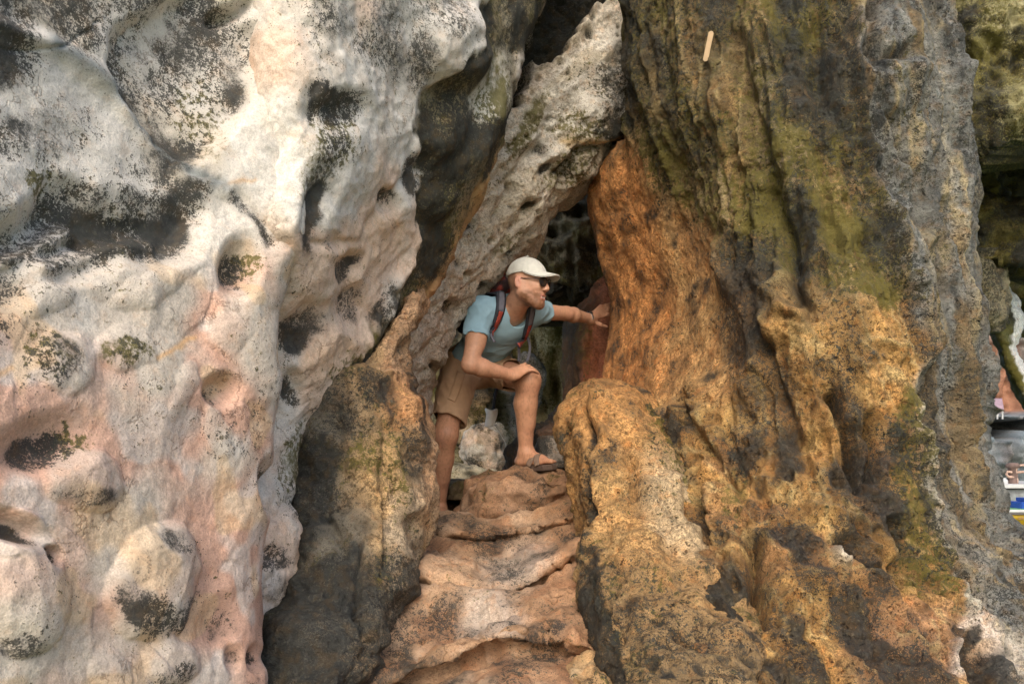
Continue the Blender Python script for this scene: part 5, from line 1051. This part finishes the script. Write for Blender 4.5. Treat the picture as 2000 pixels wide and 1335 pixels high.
# wrist watch on the outstretched arm
M_steel = simple_material("brushed_steel", (.42, .42, .41), .32, 90, .1, metal=.9)
wd = nz(j['lwri'] - j['lelb']); wc = j['lwri'] - wd * .012; u = nz(np.cross(wd, UP)); v = nz(np.cross(wd, u)); an = np.linspace(0, 2 * np.pi, 33)[:-1]
links = []
for k in range(16):
    aa = np.linspace(k, k + .86, 4) * 2 * np.pi / 16; pr = [(.0295, -.010), (.0325, -.009), (.0325, .009), (.0295, .010)]
    V = np.array([[wc + (u * math.cos(q_) + v * math.sin(q_)) * r_ + wd * d_ for r_, d_ in pr] for q_ in aa]).reshape(-1, 3); Qk = np.vstack([grid_quads(4, 4, True), [[0, 1, 2, 3], [15, 14, 13, 12]]]); links.append(build_mesh("k", V, Qk, False))
watch = part("wrist_watch", join("wrist_watch", None, links), M_steel, label="steel watch on the reaching wrist")
wt = nz(-u * .2 + UP * .8 + np.array([0, -.7, 0])); wt = nz(wt - wd * (wt @ wd)); cc0 = wc + wt * .030
dial = [cc0 + (nz(np.cross(wt, wd)) * math.cos(q_) + wd * math.sin(q_)) * .016 for q_ in an]
V = np.vstack([np.array(dial), np.array(dial) + wt * .008, [cc0], [cc0 + wt * .009]]); n_ = 32; i0 = np.arange(n_); i1 = (i0 + 1) % n_
me = bpy.data.meshes.new("dial"); me.from_pydata(V.tolist(), [], [[int(a_), int(b_), int(b_ + n_), int(a_ + n_)] for a_, b_ in zip(i0, i1)] + [[int(a_ + n_), int(b_ + n_), 2 * n_ + 1] for a_, b_ in zip(i0, i1)] + [[int(b_), int(a_), 2 * n_] for a_, b_ in zip(i0, i1)]); me.update()
part("dial", me, M_frame, watch)

# sandals
M_sole = simple_material("brown_rubber", (.085, .055, .040), .8, 60, .15, .3, 300); M_strap = simple_material("taupe_leather", (.20, .135, .095), .75, 60, .12, .3, 300)
for base, fwd, sd in (LB, RB):
    out_ = [(-.078, .0), (-.070, .026), (-.03, .034), (.03, .036), (.09, .044), (.14, .046), (.18, .030), (.205, .0), (.20, -.030), (.15, -.046), (.09, -.042), (.03, -.034), (-.03, -.032), (-.070, -.024)]
    q = np.array(out_); cc_ = np.vstack([q, q[:1]]); tq_ = np.linspace(0, len(q), 57)[:-1]; ox = np.interp(tq_, range(len(cc_)), cc_[:, 0]); oy = np.interp(tq_, range(len(cc_)), cc_[:, 1])
    lv = [(-.026, .97), (-.020, 1.0), (-.002, 1.0), (.004, .97)]
    Gs = np.stack([base + fwd * ((ox - .06) * s_ + .06)[:, None] + sd * (oy * s_)[:, None] + UP * (h_) for h_, s_ in lv], 0); V = np.vstack([Gs.reshape(-1, 3), Gs[0].mean(0), Gs[-1].mean(0)]); n_ = 56
    F_ = grid_quads(4, n_, True).tolist() + [[4 * n_, (i_ + 1) % n_, i_] for i_ in range(n_)] + [[4 * n_ + 1, 3 * n_ + i_, 3 * n_ + (i_ + 1) % n_] for i_ in range(n_)]
    me = bpy.data.meshes.new("sandal"); me.from_pydata(V.tolist(), [], F_); me.update(); sandal = part("sandal", me, M_sole)
    def arch(f0, f1, h, w):
        an = np.linspace(-.1, np.pi + .1, 15); pts = []; nn = []
        for i_, q_ in enumerate(an):
            f = f0 + (f1 - f0) * i_ / 14; pts.append(base + fwd * f + sd * (-.048 * math.cos(q_)) + UP * (.006 + h * max(math.sin(q_), -.1))); nn.append(-sd * math.cos(q_) + UP * max(.15, math.sin(q_)))
        return ribbon("strap", pts, nn, w, .004, M_strap, sub=2)
    for f0, f1, h, w in ((.055, .115, .052, .034), (.115, .055, .055, .034)): part("strap", arch(f0, f1, h, w), M_strap, sandal)
    pts = []; nn = []
    for q_ in np.linspace(-1.7, 1.7, 13): pts.append(base + UP * .055 - fwd * (.04 * math.cos(q_) + .012) + sd * .040 * math.sin(q_)); nn.append(-fwd * math.cos(q_) + sd * math.sin(q_))
    part("strap", ribbon("strap", pts, nn, .020, .004, M_strap, sub=2), M_strap, sandal)

# ---------------------------------------------------------------- backpack (a thing of its own)
M_pack = simple_material("navy_nylon", (.030, .032, .042), .7, 50, .2, .3, 600, dist=.001)
def plaid_material():
    m = bpy.data.materials.new("red_check_nylon"); m.use_nodes = True; nt = m.node_tree; b = nt.nodes["Principled BSDF"]; b.inputs["Roughness"].default_value = .75
    tc = nd(nt, "ShaderNodeTexCoord"); n = nd(nt, "ShaderNodeTexNoise"); n.inputs["Scale"].default_value = 28; n.inputs["Detail"].default_value = 2; r = nd(nt, "ShaderNodeValToRGB")
    r.color_ramp.elements[0].position = .42; r.color_ramp.elements[0].color = (.035, .018, .020, 1); r.color_ramp.elements[1].position = .58; r.color_ramp.elements[1].color = (.30, .045, .030, 1)
    nt.links.new(tc.outputs["Object"], n.inputs["Vector"]); nt.links.new(n.outputs[0], r.inputs[0]); nt.links.new(r.outputs[0], b.inputs["Base Color"]); return m
M_plaid = plaid_material(); M_grey = simple_material("grey_webbing", (.12, .12, .145), .7, 60, .15, .3, 500); M_red = simple_material("red_webbing", (.33, .055, .035), .7, 60, .15, .3, 500); M_cloth = simple_material("white_cloth", (.78, .76, .71), .85, 60, .06, .3, 500)
bc = sp(.62, -.205); pack = empty("backpack", tuple(bc - ts * .2), "dark backpack with red checked top and grey and red straps worn by the hiker", "backpack")
def bpart(name, me, mat, parent=None):
    o = link(name, me, mat)
    if parent is None: set_parent(o, pack)
    else: o.parent = parent
    return o
K = Field(bc - .42, bc + .42, .007); K.box(bc + tn * .03, (.12, .070, .18), TM, .05); K.ell(bc - tn * .06 - ts * .05, (.11, .06, .13), TM, .03)
V, Q = K.mesh(); N = vnormals(V, Q); V = V + N * (.008 * fbm((V * 9).astype(f4), 3, seed=441))[:, None]; bpart("bag", build_mesh("bag", V, Q), M_pack)
lc = W(968, 560, 4.12); K = Field(lc - .25, lc + .25, .006); K.ell(lc + tl * .01, (.070, .050, .040), TM, 0); K.ell(sp(.99, -.16), (.10, .06, .07), TM, .05); V, Q = K.mesh(); N = vnormals(V, Q); V = V + N * (.006 * fbm((V * 14).astype(f4), 3, seed=442))[:, None]
bpart("lid", build_mesh("lid", V, Q), M_plaid)
def strap(path, side, w, fall):
    P_, N_s = [], []
    top = j['rsh'] if side < 0 else j['lsh']
    back = sp(.92, -.13, side * .085); P_.append(back); N_s.append(ts)
    mid = sp(1.0, -.075, side * .085) + ts * .03; P_.append(mid); N_s.append(nz(ts * 2 - tn))
    for a, b in path:
        h_, n_ = hit(bv_shirt, a, b, fall); P_.append(h_ + n_ * .004); N_s.append(n_)
    return P_, N_s
RP = [(977, 572), (978, 590), (975, 608), (969, 625), (962, 640), (956, 652)]; LP = [(1036, 600), (1034, 615), (1031, 632), (1026, 648), (1019, 664), (1010, 676)]
for path, side in ((RP, -1), (LP, 1)):
    P_, N_s = strap(path, side, .05, 3.95)
    so = bpart("shoulder_strap", ribbon("shoulder_strap", P_, N_s, [.05, .055, .055, .052, .048, .040, .034], .010, M_pack, sub=6), M_pack)
    c_ = [P_[i] + np.array(N_s[i]) * .0125 for i in range(2, 8)]
    so2 = ribbon("strap_panel", c_[2:6], N_s[4:8], .024, .003, M_red, sub=6); bpart("strap_panel", so2, M_red, so)
    bpart("strap_webbing", ribbon("strap_webbing", c_[0:3], N_s[2:5], .030, .003, M_grey, sub=6), M_grey, so)
    e = P_[-1]; nn = N_s[-1]
    if side < 0:
        bpart("buckle", ribbon("buckle", [e, e + np.array([.006, 0, -.022]), e + np.array([.018, 0, -.042])], [nn, nn, nn], [.028, .022, .03], .008, M_grey, sub=3), M_grey, so)
for pxs in ([(1013, 672, 4.05), (1014, 690, 4.07), (1013, 706, 4.08)], [(1026, 650, 4.12), (1036, 672, 4.14), (1034, 692, 4.14), (1029, 705, 4.14)]):
    pts = [W(*a) for a in pxs]; bpart("hanging_webbing", ribbon("hanging_webbing", pts, [np.array((.1, -1, .05))] * len(pts), .014, .002, M_grey, sub=4), M_grey)
ps = [sp(.05, -.17, .12), W(975, 745, 4.62), W(967, 770, 4.64), W(964, 797, 4.65)]
bpart("dangling_strap", ribbon("dangling_strap", ps, [np.array((0, -1, .1))] * 4, .018, .002, M_pack, sub=5), M_pack)

# white cloth pouch hanging under the pack
lo_, hi_ = W(959, 800, 4.65), W(957, 834, 4.65); n_ = 24; an = np.linspace(0, 2 * np.pi, n_, endpoint=False); rg = []
for t in np.linspace(0, 1, 16):
    c_ = lo_ + (hi_ - lo_) * t + np.array([.004 * math.sin(4 * t), 0, .004]); r_ = .037 * (1 - .32 * t) * (1 if t > .02 else .93)
    rg.append([c_ + np.array([math.cos(a) * r_ * (1 + .10 * math.sin(3 * a + 5 * t)), math.sin(a) * r_ * .75, .006 * math.sin(a * 2 + 1) * (1 - t)]) for a in an])
rg = np.array(rg); V = np.vstack([rg.reshape(-1, 3), rg[0].mean(0) - np.array([0, 0, .012]), rg[-1].mean(0)]); R0 = 16
F_ = grid_quads(R0, n_, True).tolist() + [[R0 * n_, i_, (i_ + 1) % n_] for i_ in range(n_)] + [[R0 * n_ + 1, (R0 - 1) * n_ + (i_ + 1) % n_, (R0 - 1) * n_ + i_] for i_ in range(n_)]
me = bpy.data.meshes.new("white_pouch"); me.from_pydata(V.tolist(), [], F_); me.polygons.foreach_set("use_smooth", np.ones(len(F_), bool)); me.update()
wp = empty("hanging_pouch", tuple(hi_), "small white cloth pouch hanging on a dark strap behind the raised thigh", "pouch")
o = link("pouch", me, M_cloth); set_parent(o, wp)
cd = np.array([W(966, 832, 4.66), W(976, 846, 4.67), W(986, 862, 4.68), W(991, 880, 4.68), W(994, 900, 4.68)]); tq_ = np.linspace(0, 4, 25); cd = np.stack([np.interp(tq_, range(5), cd[:, i]) for i in range(3)], 1)
for _ in range(3): cd[1:-1] = (cd[:-2] + 2 * cd[1:-1] + cd[2:]) / 4
o = link("cord", tube_mesh("cord", cd, .0022, 6), M_cloth); set_parent(o, wp)

# ---------------------------------------------------------------- small things
# wooden stick wedged on the pillar
dep = bpy.context.evaluated_depsgraph_get(); dep.update()
pil = [o for o in COLL.objects if o.name == "rock_pillar.001"][0]
bvp = BVHTree.FromObject(pil, dep)
(h0, n0), (h1, n1) = hit(bvp, 1379, 116, 3.0), hit(bvp, 1389, 68, 3.0)
nn = nz(nz(n0) + nz(n1)); ax = nz(h1 - h0); sdv = nz(np.cross(ax, nn)); nn = nz(np.cross(sdv, ax)); h0, h1 = h0 + nn * .011, h1 + nn * .011
L_ = np.linalg.norm(h1 - h0); prof = [(-math.cos(a) * .0095 * 1.0, -math.sin(a) * .0095) for a in np.linspace(0, np.pi, 9)] + [(math.cos(a) * .0095, L_ + math.sin(a) * .0095) for a in np.linspace(0, np.pi, 9)]
V = [h0 + sdv * a + ax * b + nn * z for z in (0, .0025) for a, b in prof]; n_ = len(prof)
me = bpy.data.meshes.new("wooden_stick"); me.from_pydata([tuple(v) for v in V], [], [list(range(n_)), list(range(2 * n_ - 1, n_ - 1, -1))] + [[i_, (i_ + 1) % n_, (i_ + 1) % n_ + n_, i_ + n_] for i_ in range(n_)]); me.update()
bm = bmesh.new(); bm.from_mesh(me); bmesh.ops.recalc_face_normals(bm, faces=bm.faces); bm.to_mesh(me); bm.free()
link("wooden_stick", me, simple_material("pale_wood", (.42, .29, .16), .6, 40, .12), None, "flat pale wooden ice lolly stick stuck high on the mossy pillar", "stick")

# jetty with railing across the water
def box_mesh(name, c, r):
    c, r = np.array(c, float), np.array(r, float); s_ = np.array([(x_, y_, z_) for x_ in (-1, 1) for y_ in (-1, 1) for z_ in (-1, 1)]); 
    me = bpy.data.meshes.new(name); me.from_pydata((c + s_ * r).tolist(), [], [[0, 1, 3, 2], [4, 6, 7, 5], [0, 4, 5, 1], [2, 3, 7, 6], [0, 2, 6, 4], [1, 5, 7, 3]]); me.update()
    bm = bmesh.new(); bm.from_mesh(me); bmesh.ops.bevel(bm, geom=bm.edges[:], offset=min(r) * .25, segments=2, affect='EDGES'); bmesh.ops.recalc_face_normals(bm, faces=bm.faces); bm.to_mesh(me); bm.free(); return me
M_conc = simple_material("grey_concrete", (.17, .18, .18), .9, 3, .35, .5, 12, dist=.03); M_white = simple_material("white_paint", (.42, .42, .41), .7, 4, .1); M_rust = simple_material("rusty_pipe", (.36, .24, .18), .6, 8, .2)
jy = 36.0; zt = W(0, 949, jy)[2]; xj0, xj1 = W(1900, 0, jy)[0], W(2500, 0, jy)[0]; xm, xh = (xj0 + xj1) / 2, (xj1 - xj0) / 2
jet = empty("jetty", (xm, jy + 2, -1.6), "grey concrete jetty with white edge behind the yellow boat", "jetty")
for nm, me, mt in (("wall", box_mesh("wall", (xm, jy + 2, (zt - .1 - 2.2) / 2 - .05), (xh, 2, (zt - .1 + 2.2) / 2)), M_conc), ("white_edge", box_mesh("white_edge", (xm, jy + 1.95, zt), (xh + .1, 2.05, .09)), M_white)):
    o = link(nm, me, mt); set_parent(o, jet)
rail = empty("railing", tuple(W(1990, 946, jy + .4)), "rusty pipe railing with curled ends on the jetty", "railing")
def pxt(pts, Y, r):
    q = np.array([W(a, b, Y) for a, b in pts]); t = np.linspace(0, len(q) - 1, (len(q) - 1) * 5 + 1); q = np.stack([np.interp(t, range(len(q)), q[:, i]) for i in range(3)], 1)
    for _ in range(2): q[1:-1] = (q[:-2] + 2 * q[1:-1] + q[2:]) / 4
    return tube_mesh("p", q, r)
for nm, pts in (("top_rail", [(1983, 945), (1983, 920), (1986, 910), (1994, 908), (2030, 907), (2080, 907)]), ("lower_rail", [(1984, 922), (2000, 921), (2040, 921), (2080, 920)]), ("curled_pipe", [(1976, 922), (1968, 920), (1965, 926), (1970, 931), (1980, 931), (1987, 935), (1986, 944)]), ("post", [(2040, 946), (2040, 925), (2040, 907)])):
    o = link(nm, pxt(pts, jy + .6, .055), M_rust); set_parent(o, rail)
def lathe(name, base, prof, ns=20):
    a = np.linspace(0, 2 * np.pi, ns, endpoint=False); G_ = np.array([[np.array(base) + np.array([math.cos(q_) * r_, math.sin(q_) * r_, z_]) for q_ in a] for r_, z_ in prof]); return build_mesh(name, G_.reshape(-1, 3), grid_quads(len(prof), ns, True)[:, ::-1])
jb = W(1962, 947, jy + .7); link("jerrycan", lathe("jerrycan", jb, [(.001, 0), (.13, 0), (.14, .03), (.14, .2), (.11, .26), (.045, .29), (.045, .34), (.001, .345)]), M_white, None, "white plastic canister standing on the jetty edge", "canister")
ab = W(1978, 946, jy + .75); link("bollard", lathe("bollard", ab, [(.001, 0), (.24, 0), (.22, .1), (.20, .75), (.30, .80), (.30, .92), (.2, 1.0), (.001, 1.02)]), simple_material("dark_rust", (.13, .085, .07), .8, 6, .3), None, "dark rusty bollard beside the railing on the jetty", "bollard")
# pink striped awning on the cliff
ay = 40.5; A0, A1, A2, A3 = W(1935, 778, ay + 1), W(1957, 777, ay + 1), W(1961, 799, ay), W(1933, 799, ay); n_ = 13; rows_ = []
for t in np.linspace(0, 1, 5):
    rows_.append([(A0 * (1 - s_) + A1 * s_) * (1 - t) + (A3 * (1 - s_) + A2 * s_) * t + np.array([0, -.04 * (i_ % 2), .03 * math.sin(3.1 * t)]) for i_, s_ in enumerate(np.linspace(0, 1, n_))])
g_ = np.array(rows_); V = np.vstack([g_.reshape(-1, 3), g_.reshape(-1, 3) + np.array([0, .05, -.02])]); m = 5 * n_; idx = np.arange(m).reshape(5, n_); rg = np.concatenate([idx[0, :-1], idx[:-1, -1], idx[-1, :0:-1], idx[:0:-1, 0]])
aw = empty("awning", tuple(W(1947, 815, ay)), "pale pink striped cloth awning under the orange cliff", "awning")
o = link("canopy", build_mesh("canopy", V, np.vstack([grid_quads(5, n_), grid_quads(5, n_)[:, ::-1] + m, np.stack([rg, np.roll(rg, -1), np.roll(rg, -1) + m, rg + m], 1)])), simple_material("pink_cloth", (.26, .18, .21), .8, 5, .15)); set_parent(o, aw)
for a in (1936, 1948, 1958): o = link("post", pxt([(a, 797), (a, 818)], ay + .25, .04), M_white); set_parent(o, aw)
# yellow longtail boat with a blue load
by = 25.0; wl_ = -1.3; bx = W(2050, 0, by)[0]; boat = empty("boat", (bx, by, wl_), "yellow wooden boat with pale rim and blue load on the green water", "boat")
ns_, L_ = 41, 7.0; ts_ = np.linspace(-1, 1, ns_); sec = []
for t in ts_:
    w = .75 * max(.02, (1 - abs(t) ** 2.4)) ** .7; sh_ = .44 + .35 * max(0, abs(t) - .5) ** 2 * 2; c_ = np.array([bx + t * L_ / 2, by, wl_])
    sec.append([c_ + np.array(v) for v in ((0, -w, sh_), (0, -w * .93, sh_ * .45), (0, -w * .6, -.12), (0, 0, -.22), (0, w * .6, -.12), (0, w * .93, sh_ * .45), (0, w, sh_), (0, w * .92, sh_ - .01), (0, w * .5, .10), (0, -w * .5, .10), (0, -w * .92, sh_ - .01))])
sec = np.array(sec); M_yel = simple_material("worn_yellow_paint", (.38, .25, .010), .55, 4, .22)
o = link("hull", build_mesh("hull", sec.reshape(-1, 3), grid_quads(ns_, 11, True)[:, ::-1]), M_yel); set_parent(o, boat)
for k_, nm, mt, dz, r_ in ((0, "gunwale", M_white, .02, .05), (6, "gunwale", M_white, .02, .05), (0, "rub_strip", simple_material("dark_rubber", (.10, .09, .09), .7), -.06, .028)):
    q = sec[1:-1, k_] + np.array([0, -.03 if k_ == 0 else .03, dz]); o = link(nm, tube_mesh(nm, q, r_), mt); set_parent(o, boat)
for xx in (1995, 2012): o = link("hull_stain", sphere_mesh("hull_stain", W(xx, 1012, by - .79) , (.12, .012, .05)), simple_material("brown_stain", (.20, .12, .03), .8)); set_parent(o, boat)
o = link("deck_board", box_mesh("deck_board", W(2010, 993, by) - np.array([0, 0, 0]), (.9, .5, .03)), simple_material("green_paint", (.10, .25, .10), .7)); set_parent(o, boat)
M_blue = simple_material("blue_tarp", (.008, .06, .30), .5, 3, .2)
lb = W(2016, 984, by); bl = empty("blue_crates", tuple(lb), "blue plastic crates piled in the yellow boat", "crate")
bl.name = "blue_crate"; bl["label"] = "blue plastic crate with raised lid piled in the yellow boat"
o = link("crate", box_mesh("crate", lb + np.array([0, 0, -.03]), (.60, .40, .11)), M_blue); set_parent(o, bl)
o = link("lid", box_mesh("lid", lb + np.array([.12, 0, .14]), (.42, .36, .055)), M_blue); set_parent(o, bl)
